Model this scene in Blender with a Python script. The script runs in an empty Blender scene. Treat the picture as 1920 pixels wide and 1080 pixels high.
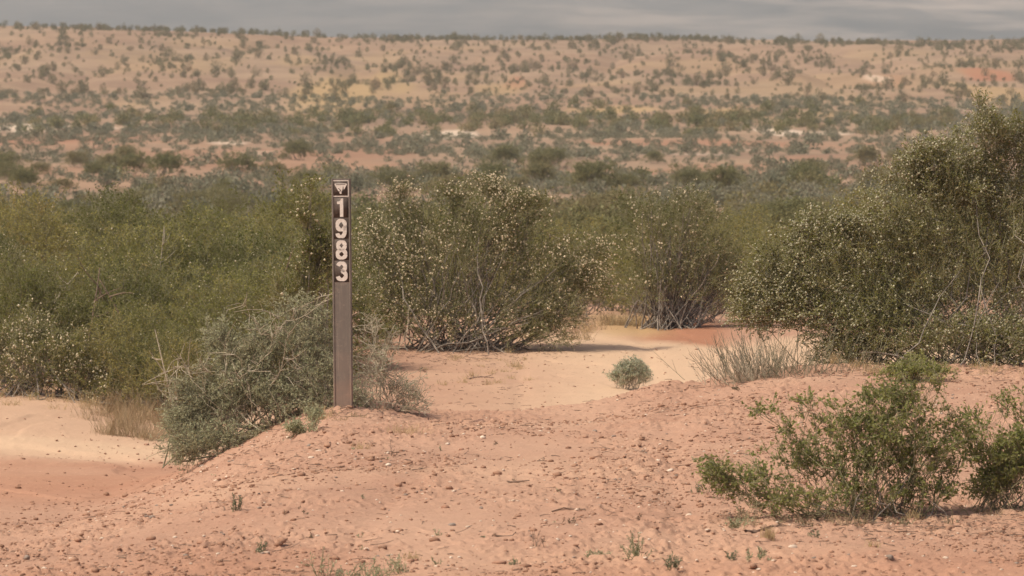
import bpy, bmesh, math
import numpy as np
from mathutils import Vector, Matrix

# ------------------------------------------------------------------ camera, world, sun
scene = bpy.context.scene
COL = scene.collection
F = 8000.0          # focal length in pixels of the 1920 px wide photograph
HOR = 90.0          # row of the true horizon
EYE = 1.7

cam_data = bpy.data.cameras.new('camera')
cam = bpy.data.objects.new('camera', cam_data)
COL.objects.link(cam)
cam.location = (0, 0, EYE)
cam.rotation_euler = (math.radians(90) - math.atan((540 - HOR) / F), 0, 0)
cam_data.sensor_width = 36
cam_data.lens = 150
cam_data.clip_start = 0.1
cam_data.clip_end = 30000
cam_data.dof.use_dof = True
cam_data.dof.focus_distance = 19.5
cam_data.dof.aperture_fstop = 14
scene.camera = cam

SUN_EL, SHADOW = math.radians(57), Vector((1.0, 0.50))     # shadows fall to the right and a little away
world = bpy.data.worlds.new('World')
scene.world = world
world.use_nodes = True
wn = world.node_tree.nodes
bg = wn['Background']
sky = wn.new('ShaderNodeTexSky')
sky.sky_type = 'NISHITA'
sky.sun_disc = False
sky.sun_elevation = SUN_EL
sky.sun_rotation = math.atan2(-SHADOW.x, -SHADOW.y)
sky.air_density = 0.6
sky.dust_density = 6.0
sky.ozone_density = 0.4
world.node_tree.links.new(sky.outputs[0], bg.inputs[0])
bg.inputs[1].default_value = 0.15

sun_data = bpy.data.lights.new('sun', 'SUN')
sun_data.energy = 3.6
sun_data.angle = math.radians(0.6)
sun_data.color = (1.0, 0.92, 0.74)
sun = bpy.data.objects.new('sun', sun_data)
COL.objects.link(sun)
sd = SHADOW.normalized() * math.cos(SUN_EL)
sun.rotation_euler = Vector((sd.x, sd.y, -math.sin(SUN_EL))).to_track_quat('-Z', 'Y').to_euler()

scene.view_settings.view_transform = 'Standard'
scene.view_settings.look = 'None'
scene.view_settings.gamma = 1
scene.view_settings.exposure = -0.06
scene.cycles.max_bounces = 8
scene.cycles.volume_bounces = 1
scene.cycles.transparent_max_bounces = 16
scene.cycles.use_denoising = True

# ------------------------------------------------------------------ noise
def _hash(ix, iy, seed):
    h = (ix.astype(np.int64) * 374761393 + iy.astype(np.int64) * 668265263 + seed * 1274126177) & 0xFFFFFFFF
    h = ((h ^ (h >> 13)) * 1274126177) & 0xFFFFFFFF
    h = ((h ^ (h >> 16)) * 2246822519) & 0xFFFFFFFF
    return ((h ^ (h >> 15)) & 0xFFFFFF) / float(0xFFFFFF)

def noise(x, y, seed=0):
    x0 = np.floor(x); y0 = np.floor(y)
    fx = x - x0; fy = y - y0
    fx = fx * fx * (3 - 2 * fx); fy = fy * fy * (3 - 2 * fy)
    a = _hash(x0, y0, seed); b = _hash(x0 + 1, y0, seed)
    c = _hash(x0, y0 + 1, seed); d = _hash(x0 + 1, y0 + 1, seed)
    return (a * (1 - fx) + b * fx) * (1 - fy) + (c * (1 - fx) + d * fx) * fy

def fbm(x, y, octaves=4, seed=0, gain=0.5):
    s = 0; a = 1; t = 0
    for k in range(octaves):
        s = s + a * noise(x * 2 ** k + 17.3 * k, y * 2 ** k - 9.1 * k, seed + k)
        t += a; a *= gain
    return s / t

def ss(a, b, v):
    t = np.clip((v - a) / (b - a), 0, 1)
    return t * t * (3 - 2 * t)

# ------------------------------------------------------------------ the lie of the land
BASE_D = np.array([0, 13, 20.5, 23, 28, 32, 34, 40, 50, 60, 80, 100, 150, 200, 250, 300, 350, 400, 450, 500, 550, 600, 640, 700, 900, 1400, 2500, 9000], float)
BASE_Z = np.array([0, 0.0, -.48, -.55, -.47, -.42, -.45, -.8, -1.2, -1.55, -2.1, -2.6, -3.6, -4.3, -4.6, -4.5, -3.9, -3.0, -1.8, -.4, 1.1, 2.6, 3.0, 2.0, -12, -30, -45, -45], float)

def land(x, d):
    """smooth height of the ground without its clods and ripples"""
    base = np.interp(d, BASE_D, BASE_Z)
    # mound with the post on it; it falls away to the wash on the left and behind
    top = 0.12 * ss(0.1, 1.7, x) * ss(15, 21, d) - 0.06 * np.exp(-((x + 0.33) / 0.33) ** 2) * ss(19, 20.5, d) - 0.080 * np.exp(-((x - .32) / .55) ** 2) * ss(18.6, 20.6, d) - .035 * ss(.7, 1.0, x) * ss(19, 20.6, d)
    left = ss(-2.05, -0.72, x)
    back_edge = 20.75 + 0.75 * ss(-0.2, 1.0, x) + 0.8 * ss(2.3, 3.5, x)
    back = 1 - ss(back_edge, back_edge + 2.3 + 1.0 * ss(1.2, 2.2, x), d)
    mound = left * back
    z = base * (1 - mound) + top * mound
    # pale bank across the wash on the left
    bank = ss(22.9, 25.6, d) * (1 - ss(27, 33, d)) * (0.11 * ss(-1.75, -3.0, x) - 0.06 * ss(-1.2, -1.9, x))
    z = z + bank * ss(-0.9, -1.6, x)
    z = z + .018 * np.exp(-((x + .79) ** 2 + (d - 20.0) ** 2) / .13 ** 2)
    # far ridge stands higher on the left
    z = z + 2.1 * ss(-10, -80, x) * ss(350, 600, d)
    # gentle swells
    s = ss(30, 120, d)
    z = z + s * ((fbm(x / 22.0, d / 30.0, 3, 5) - .5) * 1.1) * (0.4 + 0.6 * ss(150, 400, d))
    # gullies on the far slope
    g = ss(380, 470, d) * (1 - ss(590, 640, d))
    z = z - g * 1.3 * np.clip(0.62 - np.abs(fbm(x / 26.0 + 3, d / 160.0, 3, 11) - .5) * 6, 0, 1)
    return z

def swath(x, d):
    xc = np.interp(d, [12, 14.5, 17, 19, 21, 24], [-.5, -.30, .02, .16, .42, .8])
    w = .22 + .10 * noise(d * .8, d * 0 + 3.0, 61)
    return np.exp(-((x - xc + .25 * (fbm(x * 1.5, d * .9, 2, 63) - .5)) / w) ** 2)

def relief(x, d):
    """clods, crusts and footprints of the near ground"""
    near = 1 - ss(26, 40, d)
    rough = near * (0.25 + 0.75 * moundness(x, d))
    h = (fbm(x * 2.6, d * 2.6, 3, 21) - .5) * 0.040
    h = h + (fbm(x * 13, d * 11, 3, 31) - .5) * 0.009
    n = fbm(x * 34, d * 26, 2, 41)
    patch = ss(.38, .62, fbm(x * 1.7, d * 1.3, 3, 51))
    h = h + np.clip(n - .56, 0, .22) * 0.060 * (0.10 + patch)
    # shallow ruts and small run-off lines
    rut = -.012 * np.exp(-((x - np.interp(d, [12, 16, 19, 22], [.55, .62, .70, .95])) / .07) ** 2) - .010 * np.exp(-((x - np.interp(d, [12, 16, 19, 22], [-.75, -.45, -.2, .05])) / .06) ** 2)
    rill = -.022 * near * (1 - moundness(x, d)) * ss(.60, .72, 1 - np.abs(fbm(x * 1.1 + d * .25, d * .5, 3, 67) - .5) * 6) * 0.5
    h2 = near * (1 - moundness(x, d)) * ((noise(x * 3.0 + fbm(x * 2, d, 2, 83) * 2, d * 9.0, 85) - .5) * .010 + (fbm(x * 9, d * 7, 2, 87) - .5) * .008)
    h = h + 0 * h2
    return h2 + h * rough * (1 - .5 * swath(x, d)) + rut * near + rill

def moundness(x, d):
    left = ss(-2.0, -1.0, x + 0.0 * d)
    foot = ss(20.5, 15.5, d)
    back_edge = 20.9 + 0.75 * ss(-0.2, 1.0, x)
    back = 1 - ss(back_edge + 1.0, back_edge + 2.2, d)
    return np.maximum(left, foot) * back

def ground_z(x, d):
    x = np.asarray(x, float); d = np.asarray(d, float)
    return land(x, d) + relief(x, d)

def gz(x, d):
    return float(ground_z(np.array([x]), np.array([d]))[0])

_DS = np.concatenate([np.linspace(9, 40, 3000), np.geomspace(40, 640, 6000)])
def on_ground(px, py):
    """world point of the ground seen at a pixel of the photograph (first hit)"""
    x = (px - 960) / F * _DS
    ray = EYE - (py - HOR) / F * _DS
    hit = np.nonzero(land(x, _DS) >= ray)[0]
    i = hit[0] if len(hit) else len(_DS) - 1
    return float(x[i]), float(_DS[i])

# ------------------------------------------------------------------ mesh helpers
def mk_mesh(name, V, Fc, smooth=False):
    V = np.ascontiguousarray(V, dtype=np.float32); Fc = np.ascontiguousarray(Fc, dtype=np.int32)
    me = bpy.data.meshes.new(name)
    k = Fc.shape[1]
    me.vertices.add(len(V)); me.vertices.foreach_set('co', V.ravel())
    me.loops.add(Fc.size); me.loops.foreach_set('vertex_index', Fc.ravel())
    me.polygons.add(len(Fc))
    me.polygons.foreach_set('loop_start', np.arange(0, Fc.size, k, dtype=np.int32))
    if smooth:
        me.polygons.foreach_set('use_smooth', np.ones(len(Fc), dtype=bool))
    me.update(calc_edges=True)
    return me

def add_attr(me, name, vals):
    a = me.attributes.new(name, 'FLOAT', 'POINT')
    a.data.foreach_set('value', np.ascontiguousarray(vals, dtype=np.float32))

def add_col(me, name, vals):
    a = me.attributes.new(name, 'FLOAT_COLOR', 'POINT')
    a.data.foreach_set('color', np.ascontiguousarray(vals, dtype=np.float32).ravel())

def link(name, me, parent=None, mat=None, loc=(0, 0, 0), kind=None):
    o = bpy.data.objects.new(name, me)
    COL.objects.link(o)
    if mat is not None and me is not None and len(me.materials) == 0:
        me.materials.append(mat)
    o.location = loc
    if parent is not None: o.parent = parent
    if kind: o['kind'] = kind
    return o

def tag(o, label, category, group=None, kind=None):
    o['label'] = label; o['category'] = category
    if group: o['group'] = group
    if kind: o['kind'] = kind
    return o

def thing(name, loc, label, category, group=None, rotz=0.0):
    o = bpy.data.objects.new(name, None)
    o.empty_display_size = 0.1
    COL.objects.link(o); o.location = loc; o.rotation_euler = (0, 0, rotz)
    return tag(o, label, category, group)

def copy_thing(src, loc, rotz, scl, label=None, group=None):
    r = src.copy(); COL.objects.link(r)
    r.location = loc; r.rotation_euler = (0, 0, rotz); r.scale = scl
    if label: r['label'] = label
    if group: r['group'] = group
    for ch in src.children:
        c = ch.copy(); COL.objects.link(c); c.parent = r
    return r

def unit(v):
    return v / np.maximum(np.linalg.norm(v, axis=-1, keepdims=True), 1e-9)

def segs_mesh(S, sides=4):
    """S: (n,8) p0 p1 r0 r1 -> prisms"""
    S = np.asarray(S, float)
    p0, p1, r0, r1 = S[:, :3], S[:, 3:6], S[:, 6], S[:, 7]
    ax = unit(p1 - p0)
    ref = np.where(np.abs(ax[:, 2:3]) < .9, np.array([[0, 0, 1.]]), np.array([[1., 0, 0]]))
    u = unit(np.cross(ax, ref)); v = np.cross(ax, u)
    ang = np.arange(sides) * 2 * math.pi / sides
    ring = u[:, None, :] * np.cos(ang)[None, :, None] + v[:, None, :] * np.sin(ang)[None, :, None]
    V = np.concatenate([p0[:, None] + ring * r0[:, None, None], p1[:, None] + ring * r1[:, None, None]], 1).reshape(-1, 3)
    i = np.arange(sides); j = (i + 1) % sides
    q = np.stack([i, j, j + sides, i + sides], 1)
    Fc = (np.arange(len(S)) * 2 * sides)[:, None, None] + q[None]
    return V, Fc.reshape(-1, 4)

def poly_segs(P, r0, r1):
    n = len(P) - 1
    r = np.linspace(r0, r1, n + 1)
    return np.concatenate([P[:-1], P[1:], r[:-1, None], r[1:, None]], 1)

OCT_V = np.array([[1, 0, 0], [-1, 0, 0], [0, 1, 0], [0, -1, 0], [0, 0, 1], [0, 0, -1]], float)
OCT_F = np.array([[0, 2, 4], [2, 1, 4], [1, 3, 4], [3, 0, 4], [2, 0, 5], [1, 2, 5], [3, 1, 5], [0, 3, 5]])
def balls(P, R, rng):
    V = P[:, None] + OCT_V[None] * R[:, None, None] * rng.uniform(.8, 1.2, (len(P), 6, 1))
    Fc = (np.arange(len(P)) * 6)[:, None, None] + OCT_F[None]
    return V.reshape(-1, 3), Fc.reshape(-1, 3)

def quads(Q):
    n = len(Q)
    return Q.reshape(-1, 3), np.arange(n * 4).reshape(n, 4)

# ------------------------------------------------------------------ materials
def new_mat(name):
    m = bpy.data.materials.new(name); m.use_nodes = True
    nt = m.node_tree
    return m, nt, nt.nodes, nt.links, nt.nodes['Principled BSDF']

def mixrgb(nt, a, b, fac, mode='MIX'):
    n = nt.nodes.new('ShaderNodeMix'); n.data_type = 'RGBA'; n.blend_type = mode
    for sock, v in ((n.inputs['Factor'], fac), (n.inputs['A'], a), (n.inputs['B'], b)):
        if hasattr(v, 'is_linked'): nt.links.new(v, sock)
        elif isinstance(v, (int, float)): sock.default_value = v
        else: sock.default_value = (*v, 1)
    return n.outputs['Result']

def math_node(nt, op, a, b=0.0, clamp=False):
    n = nt.nodes.new('ShaderNodeMath'); n.operation = op; n.use_clamp = clamp
    for s, v in zip(n.inputs, (a, b)):
        if hasattr(v, 'is_linked'): nt.links.new(v, s)
        else: s.default_value = v
    return n.outputs[0]

def noise_node(nt, scale, detail=3, coord=None, rough=.5):
    n = nt.nodes.new('ShaderNodeTexNoise'); n.inputs['Scale'].default_value = scale
    n.inputs['Detail'].default_value = detail; n.inputs['Roughness'].default_value = rough
    if coord is not None: nt.links.new(coord, n.inputs['Vector'])
    return n.outputs['Fac']

def ramp(nt, fac, lo, hi):
    n = nt.nodes.new('ShaderNodeMapRange'); n.clamp = True
    n.inputs['From Min'].default_value = lo; n.inputs['From Max'].default_value = hi
    nt.links.new(fac, n.inputs['Value'])
    return n.outputs['Result']

def coords(nt, which='Object'):
    return nt.nodes.new('ShaderNodeTexCoord').outputs[which]

def position(nt):
    return nt.nodes.new('ShaderNodeNewGeometry').outputs['Position']

def attr(nt, name, out='Fac'):
    n = nt.nodes.new('ShaderNodeAttribute'); n.attribute_name = name
    return n.outputs[out]

def foliage_mat(name, dark, light, dry, scale=6.0, transl=.28, vary=.85):
    m, nt, nd, lk, p = new_mat(name)
    pos = position(nt)
    t = attr(nt, 'tint')
    c = mixrgb(nt, dark, light, t)
    c = mixrgb(nt, c, dry, ramp(nt, noise_node(nt, scale, 2, pos), .52, .78))
    oi = nd.new('ShaderNodeObjectInfo').outputs['Random']
    hs = nd.new('ShaderNodeHueSaturation')
    lk.new(c, hs.inputs['Color'])
    lk.new(math_node(nt, 'ADD', math_node(nt, 'MULTIPLY', oi, vary), .925 - vary / 2), hs.inputs['Value'])
    lk.new(math_node(nt, 'ADD', math_node(nt, 'MULTIPLY', oi, -.045), .520), hs.inputs['Hue'])
    c = hs.outputs[0]
    lk.new(c, p.inputs['Base Color'])
    p.inputs['Roughness'].default_value = .55
    p.inputs['Specular IOR Level'].default_value = .25
    tr = nd.new('ShaderNodeBsdfTranslucent'); lk.new(c, tr.inputs[0])
    mx = nd.new('ShaderNodeMixShader'); mx.inputs[0].default_value = transl
    lk.new(p.outputs[0], mx.inputs[1]); lk.new(tr.outputs[0], mx.inputs[2])
    lk.new(mx.outputs[0], nd['Material Output'].inputs[0])
    return m

def plain_mat(name, a, b, scale=20, rough=.85, detail=3, spec=.2):
    m, nt, nd, lk, p = new_mat(name)
    f = noise_node(nt, scale, detail, position(nt), .6)
    lk.new(mixrgb(nt, a, b, ramp(nt, f, .3, .7)), p.inputs['Base Color'])
    p.inputs['Roughness'].default_value = rough
    p.inputs['Specular IOR Level'].default_value = spec
    return m

MAT = {}
MAT['creosote_leaf'] = foliage_mat('creosote_leaf', (.18, .178, .046), (.37, .36, .108), (.33, .27, .10), 5, .56)
MAT['far_creosote_leaf'] = foliage_mat('far_creosote_leaf', (.195, .182, .085), (.34, .315, .15), (.31, .26, .12), .9, .48, .35)
MAT['green_leaf'] = foliage_mat('green_leaf', (.155, .180, .050), (.36, .385, .125), (.38, .36, .13), 7, .56)
MAT['grey_leaf'] = foliage_mat('grey_leaf', (.235, .255, .150), (.46, .475, .305), (.39, .365, .22), 6, .48)
MAT['pale_leaf'] = foliage_mat('pale_leaf', (.27, .30, .20), (.52, .55, .40), (.44, .45, .31), 14, .42)
MAT['sage_leaf'] = foliage_mat('sage_leaf', (.19, .186, .120), (.33, .318, .215), (.30, .27, .17), .6, .35, .5)
MAT['hill_leaf'] = foliage_mat('hill_leaf', (.205, .180, .105), (.34, .30, .175), (.33, .255, .16), .3, .35, .5)
MAT['dry_leaf'] = foliage_mat('dry_leaf', (.17, .12, .07), (.29, .21, .13), (.2, .15, .09), 12, .2)
MAT['stem'] = plain_mat('creosote_stem', (.14, .115, .095), (.34, .29, .24), 18)
MAT['twig'] = plain_mat('creosote_twig', (.17, .155, .085), (.36, .33, .19), 18)
MAT['pale_twig'] = plain_mat('pale_twig', (.34, .28, .20), (.54, .46, .35), 14)
MAT['reed'] = plain_mat('grey_green_reed', (.15, .142, .092), (.29, .26, .175), 9)
MAT['straw'] = plain_mat('straw', (.40, .28, .14), (.56, .42, .24), 25)
MAT['dry_grass'] = plain_mat('dry_grass', (.27, .19, .105), (.46, .345, .21), 7)
MAT['dead_wood'] = plain_mat('dead_wood', (.16, .105, .075), (.30, .21, .155), 30)
MAT['fluff'] = foliage_mat('seed_fluff', (.54, .48, .31), (.78, .72, .52), (.62, .53, .35), 9, .3)
MAT['clod'] = plain_mat('clod', (.23, .128, .085), (.40, .235, .158), 9, .95, 2, .05)
MAT['stone_pale'] = plain_mat('stone_pale', (.52, .40, .30), (.68, .55, .44), 40, .8)
MAT['stone_grey'] = plain_mat('stone_grey', (.20, .15, .12), (.32, .25, .20), 60, .8)
MAT['stone_rust'] = plain_mat('stone_rust', (.27, .14, .09), (.40, .23, .155), 50, .9)

# ------------------------------------------------------------------ ground
def build_ground():
    u = np.concatenate([-np.geomspace(1.4, .151, 70), np.linspace(-.15, .15, 600), np.geomspace(.151, 1.4, 70)])
    d = np.concatenate([np.linspace(1.0, 12.5, 150, endpoint=False), np.linspace(12.5, 22.6, 800, endpoint=False),
                        np.linspace(22.6, 36, 300, endpoint=False), np.geomspace(36, 120, 190, endpoint=False),
                        np.geomspace(120, 700, 330, endpoint=False), np.geomspace(700, 9000, 60)])
    X = u[None, :] * d[:, None]; D = np.repeat(d[:, None], len(u), 1)
    X = X + np.sign(u)[None, :] * np.clip(np.abs(u)[None, :] - .15, 0, 9) * np.clip(14 - D, 0, 14)
    x, dd = X.ravel(), D.ravel()
    z = ground_z(x, dd)
    V = np.stack([x, dd, z], 1)
    nu, nd_ = len(u), len(d)
    i = (np.arange(nd_ - 1)[:, None] * nu + np.arange(nu - 1)[None]).ravel()
    Fc = np.stack([i, i + 1, i + 1 + nu, i + nu], 1)
    me = mk_mesh('desert_ground', V, Fc, smooth=True)
    # soil kinds as they lie on the ground: R pale sand, G red earth, B straw, A white outcrop
    wob = (fbm(x * 1.2, dd * .5, 3, 71) - .5)
    m = moundness(x, dd)
    pale = ss(22.8, 25.5, dd + wob) * (1 - ss(31.0, 31.8, dd + wob * 2.0 + .4 * np.clip(x - 1.2, -2, 1))) * ss(-1.1, .6, x + wob * .9) * (1 - m * ss(24, 22.5, dd))
    pale = pale * (.55 + .45 * ss(-.2, .7, x))
    bank = ss(22.7, 23.3, dd + .5 * wob + .25 * (x + 2)) * (1 - ss(26, 28, dd)) * ss(-1.2, -1.55, x)
    streak = np.exp(-((dd - 23.9 + .35 * (x + 2.6) + .2 * wob) / .33) ** 2) * ss(-1.6, -2.2, x)
    pale = np.maximum(pale, bank * .55 + .6 * streak * bank)
    red = 1.0 * ss(30.6, 31.1, dd + wob * 1.0 + .4 * np.clip(x - 1.2, -2, 1)) * (1 - ss(33.4, 36, dd)) * ss(.55, 1.1, x + .3 * wob) * (1 - ss(1.45, 1.75, x + .3 * wob)) * 1.0
    red = np.maximum(red, (.30 + .30 * noise(x * .9, dd * 1.6, 77)) * (1 - bank) * ss(-1.05, -1.75, x) * ss(19.0, 21.5, dd + wob) * (1 - ss(23, 24, dd)))
    low = ss(14.8, 13.6, dd + 1.2 * wob)
    red = np.maximum(red, .38 * low)
    far = ss(60, 150, dd)
    n1 = fbm(x / 14.0, dd / 34.0, 4, 81); n2 = fbm(x / 9.0, dd / 30.0, 4, 91); n3 = fbm(x / 5.0, dd / 14.0, 4, 101)
    valley = ss(150, 210, dd) * (1 - ss(255, 330, dd))
    red = np.maximum(red, far * (ss(.44, .62, n1) * (.10 + .28 * valley)))
    straw = far * ss(.52, .68, n2) * ss(340, 380, dd) * (1 - ss(560, 590, dd)) * .22
    straw = np.maximum(straw, (1 - ss(34, 44, dd)) * ss(31.0, 32, dd) * ss(.4, .1, np.abs(x - .9)) * .7)
    white = far * ss(.70, .78, n3) * valley * .35
    def blob(px, py, rx, ry, amount, seed):
        cx, cd = on_ground(px, py)
        sx = rx / F * cd
        _, d2 = on_ground(px, py - ry); sdv = max(abs(d2 - cd), 1.0)
        return amount * ss(1.3, .55, np.hypot((x - cx) / sx, (dd - cd) / sdv) + 1.1 * (fbm(x / sx * 1.5, dd / sdv * 1.2, 3, seed) - .5))
    for k, (px, py, rx, ry, am) in enumerate([(845, 256, 55, 10, 1), (40, 237, 70, 6, .9), (190, 240, 40, 4, .7), (1455, 245, 35, 6, 1), (1560, 250, 40, 4, .6),
                                              (1640, 145, 22, 5, .6), (1880, 225, 60, 8, .4), (1230, 430, 24, 8, .3), (430, 268, 40, 4, .6), (1790, 205, 14, 4, .7)]):
        white = np.maximum(white, blob(px, py, rx, ry, am, 200 + k))
    for k, (px, py, rx, ry, am) in enumerate([(660, 160, 95, 28, .9), (560, 112, 60, 10, .4), (1150, 207, 80, 9, .9), (1340, 215, 90, 10, .8), (1560, 215, 100, 8, .6), (1860, 175, 60, 22, .7), (940, 165, 50, 16, .6), (300, 122, 120, 8, .35)]):
        straw = np.maximum(straw, .8 * blob(px, py, rx, ry, am, 230 + k))
    for k, (px, py, rx, ry, am) in enumerate([(1850, 140, 50, 13, 1), (965, 160, 26, 14, .7), (1660, 150, 40, 12, .5), (1320, 268, 240, 8, .6), (1750, 275, 200, 7, .5), (120, 262, 160, 8, .6), (560, 285, 220, 8, .4)]):
        red = np.maximum(red, blob(px, py, rx, ry, am, 260 + k))
    add_col(me, 'soil', np.stack([np.clip(v, 0, 1) for v in (pale, red, straw, white)], 1))
    add_attr(me, 'far', ss(34, 95, dd))
    add_attr(me, 'crust', m * (1 - ss(24, 30, dd)) * (1 - .4 * swath(x, dd)) * (.55 + .6 * ss(.35, .65, fbm(x * 1.4, dd * .8, 3, 69))))
    add_attr(me, 'worn', np.clip(m * swath(x, dd), 0, 1))
    # material
    mt, nt, nd, lk, p = new_mat('desert_soil')
    pos = position(nt)
    sc_ = nd.new('ShaderNodeSeparateColor'); ca = nd.new('ShaderNodeAttribute'); ca.attribute_name = 'soil'
    lk.new(ca.outputs['Color'], sc_.inputs[0])
    c = mixrgb(nt, (.408, .247, .172), (.358, .206, .142), ramp(nt, noise_node(nt, 1.3, 5, pos, .6), .35, .68))
    c = mixrgb(nt, c, (.455, .285, .195), ramp(nt, noise_node(nt, .55, 4, pos, .6), .5, .72))
    farc = mixrgb(nt, (.235, .158, .110), (.325, .225, .150), ramp(nt, noise_node(nt, .07, 6, pos, .7), .38, .60))
    c = mixrgb(nt, c, farc, attr(nt, 'far'))
    c = mixrgb(nt, c, (.515, .355, .240), sc_.outputs[0])
    c = mixrgb(nt, c, (.335, .160, .098), sc_.outputs[1])
    c = mixrgb(nt, c, (.40, .275, .135), sc_.outputs[2])
    c = mixrgb(nt, c, (.60, .47, .36), ca.outputs['Alpha'])
    c = mixrgb(nt, c, (.50, .325, .225), math_node(nt, 'MULTIPLY', attr(nt, 'worn'), .25))
    # grit: fine darker and lighter grains, denser on the crusted mound
    cr = attr(nt, 'crust')
    g1 = ramp(nt, noise_node(nt, 55, 3, pos, .7), .56, .70)
    c = mixrgb(nt, c, (.25, .125, .082), math_node(nt, 'MULTIPLY', g1, math_node(nt, 'ADD', math_node(nt, 'MULTIPLY', cr, .40), .16)))
    g2 = ramp(nt, noise_node(nt, 38, 2, pos, .7), .62, .72)
    c = mixrgb(nt, c, (.62, .42, .30), math_node(nt, 'MULTIPLY', g2, .35))
    lk.new(c, p.inputs['Base Color'])
    p.inputs['Roughness'].default_value = .95
    p.inputs['Specular IOR Level'].default_value = .05
    b = nd.new('ShaderNodeBump'); b.inputs['Strength'].default_value = .5; b.inputs['Distance'].default_value = .012
    h = math_node(nt, 'ADD', noise_node(nt, 60, 4, pos, .7), math_node(nt, 'MULTIPLY', noise_node(nt, 16, 3, pos, .6), 1.2))
    lk.new(math_node(nt, 'MULTIPLY', h, math_node(nt, 'ADD', math_node(nt, 'MULTIPLY', cr, .75), .42)), b.inputs['Height'])
    lk.new(b.outputs[0], p.inputs['Normal'])
    return link('desert_ground', me, mat=mt, kind='structure')
build_ground()

def build_mountain():
    u = np.linspace(-1, 1, 420); t = np.linspace(0, 1, 160)
    U, T = np.meshgrid(u, t)
    x = U * 2600; y = 2300 + T * 2600
    h = -46 + 330 * (T ** 1.15)
    h = h + (T + .02) * 60 * (fbm(x / 900, y / 1400, 4, 311) - .5) + ss(0, .02, T) * 4 * (fbm(x / 70 + y / 300, y / 60, 4, 305) - .5) - 60 * (T + .02) * np.abs(fbm(x / 130 + y / 700, y / 1500, 4, 307) - .5) * 1.6
    i = (np.arange(159)[:, None] * 420 + np.arange(419)[None]).ravel()
    me = mk_mesh('mountain', np.stack([x.ravel(), y.ravel(), h.ravel()], 1), np.stack([i, i + 1, i + 421, i + 420], 1), True)
    m, nt, nd, lk, p = new_mat('mountain_rock')
    pos = position(nt)
    mp = nd.new('ShaderNodeMapping'); mp.inputs['Scale'].default_value = (.010, .003, .045); lk.new(pos, mp.inputs['Vector'])
    c = mixrgb(nt, (.030, .036, .042), (.130, .116, .106), ramp(nt, noise_node(nt, 1.0, 6, mp.outputs[0], .6), .35, .65))
    mp2 = nd.new('ShaderNodeMapping'); mp2.inputs['Scale'].default_value = (.008, .003, .075); lk.new(pos, mp2.inputs['Vector'])
    sx = nd.new('ShaderNodeSeparateXYZ'); lk.new(pos, sx.inputs[0])
    side = ramp(nt, sx.outputs[0], -220, 260)
    band = math_node(nt, 'MULTIPLY', ramp(nt, noise_node(nt, 1.0, 4, mp2.outputs[0], .55), .48, .68), math_node(nt, 'ADD', math_node(nt, 'MULTIPLY', side, .75), .1))
    c = mixrgb(nt, c, (.36, .285, .235), band)
    lk.new(c, p.inputs['Base Color']); p.inputs['Roughness'].default_value = 1; p.inputs['Specular IOR Level'].default_value = 0
    link('mountain', me, mat=m, kind='structure')
build_mountain()

# ------------------------------------------------------------------ haze: one box of even air round everything
def build_haze():
    x0, x1, y0, y1, z0, z1 = -13200, 13200, -60, 9100, -60, 400
    V = np.array([[x, y, z] for x in (x0, x1) for y in (y0, y1) for z in (z0, z1)])
    Fc = np.array([[0, 1, 3, 2], [4, 6, 7, 5], [0, 4, 5, 1], [2, 3, 7, 6], [0, 2, 6, 4], [1, 5, 7, 3]])
    m = bpy.data.materials.new('haze'); m.use_nodes = True
    nt = m.node_tree; nt.nodes.remove(nt.nodes['Principled BSDF'])
    v = nt.nodes.new('ShaderNodeVolumePrincipled')
    v.inputs['Color'].default_value = (.66, .73, .78, 1)
    v.inputs['Density'].default_value = 0.00029
    v.inputs['Anisotropy'].default_value = 0.1
    nt.links.new(v.outputs[0], nt.nodes['Material Output'].inputs['Volume'])
    link('haze', mk_mesh('haze', V, Fc), mat=m, kind='stuff')
build_haze()

# ------------------------------------------------------------------ trail marker post
def box(x0, x1, y0, y1, z0, z1):
    V = np.array([[x, y, z] for x in (x0, x1) for y in (y0, y1) for z in (z0, z1)])
    return V, np.array([[0, 1, 3, 2], [4, 6, 7, 5], [0, 4, 5, 1], [2, 3, 7, 6], [0, 2, 6, 4], [1, 5, 7, 3]])

def flat_mesh(name, polys, y, depth=.0006):
    """thin plates from outlines in (x,z), facing the camera at depth y"""
    bm = bmesh.new()
    for poly in polys:
        vs = [bm.verts.new((px, y, pz)) for px, pz in poly]
        f = bm.faces.new(vs)
        r = bmesh.ops.extrude_face_region(bm, geom=[f])
        for e in r['geom']:
            if isinstance(e, bmesh.types.BMVert): e.co.y += depth
    bmesh.ops.triangulate(bm, faces=bm.faces[:])
    bmesh.ops.recalc_face_normals(bm, faces=bm.faces[:])
    me = bpy.data.meshes.new(name); bm.to_mesh(me); bm.free()
    return me

def stroke(pts, widths):
    """a closed outline round a centre line, with a width at each point"""
    P = np.array(pts, float); T = np.gradient(P, axis=0); T = T / np.maximum(np.linalg.norm(T, axis=1, keepdims=True), 1e-9)
    N = np.stack([-T[:, 1], T[:, 0]], 1); w = np.asarray(widths, float)[:, None] / 2 * np.ones((len(P), 1))
    A, B = P + N * w, P - N * w
    return [[tuple(A[i]), tuple(A[i + 1]), tuple(B[i + 1]), tuple(B[i])] for i in range(len(P) - 1)]

def arc(cx, cz, rx, rz, a0, a1, n=22):
    a = np.radians(np.linspace(a0, a1, n))
    return np.stack([cx + rx * np.cos(a), cz + rz * np.sin(a)], 1)

def widths_of(P, ver, hor):
    T = np.gradient(P, axis=0); T = T / np.maximum(np.linalg.norm(T, axis=1, keepdims=True), 1e-9)
    return ver * np.abs(T[:, 1]) + hor * np.abs(T[:, 0])

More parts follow.
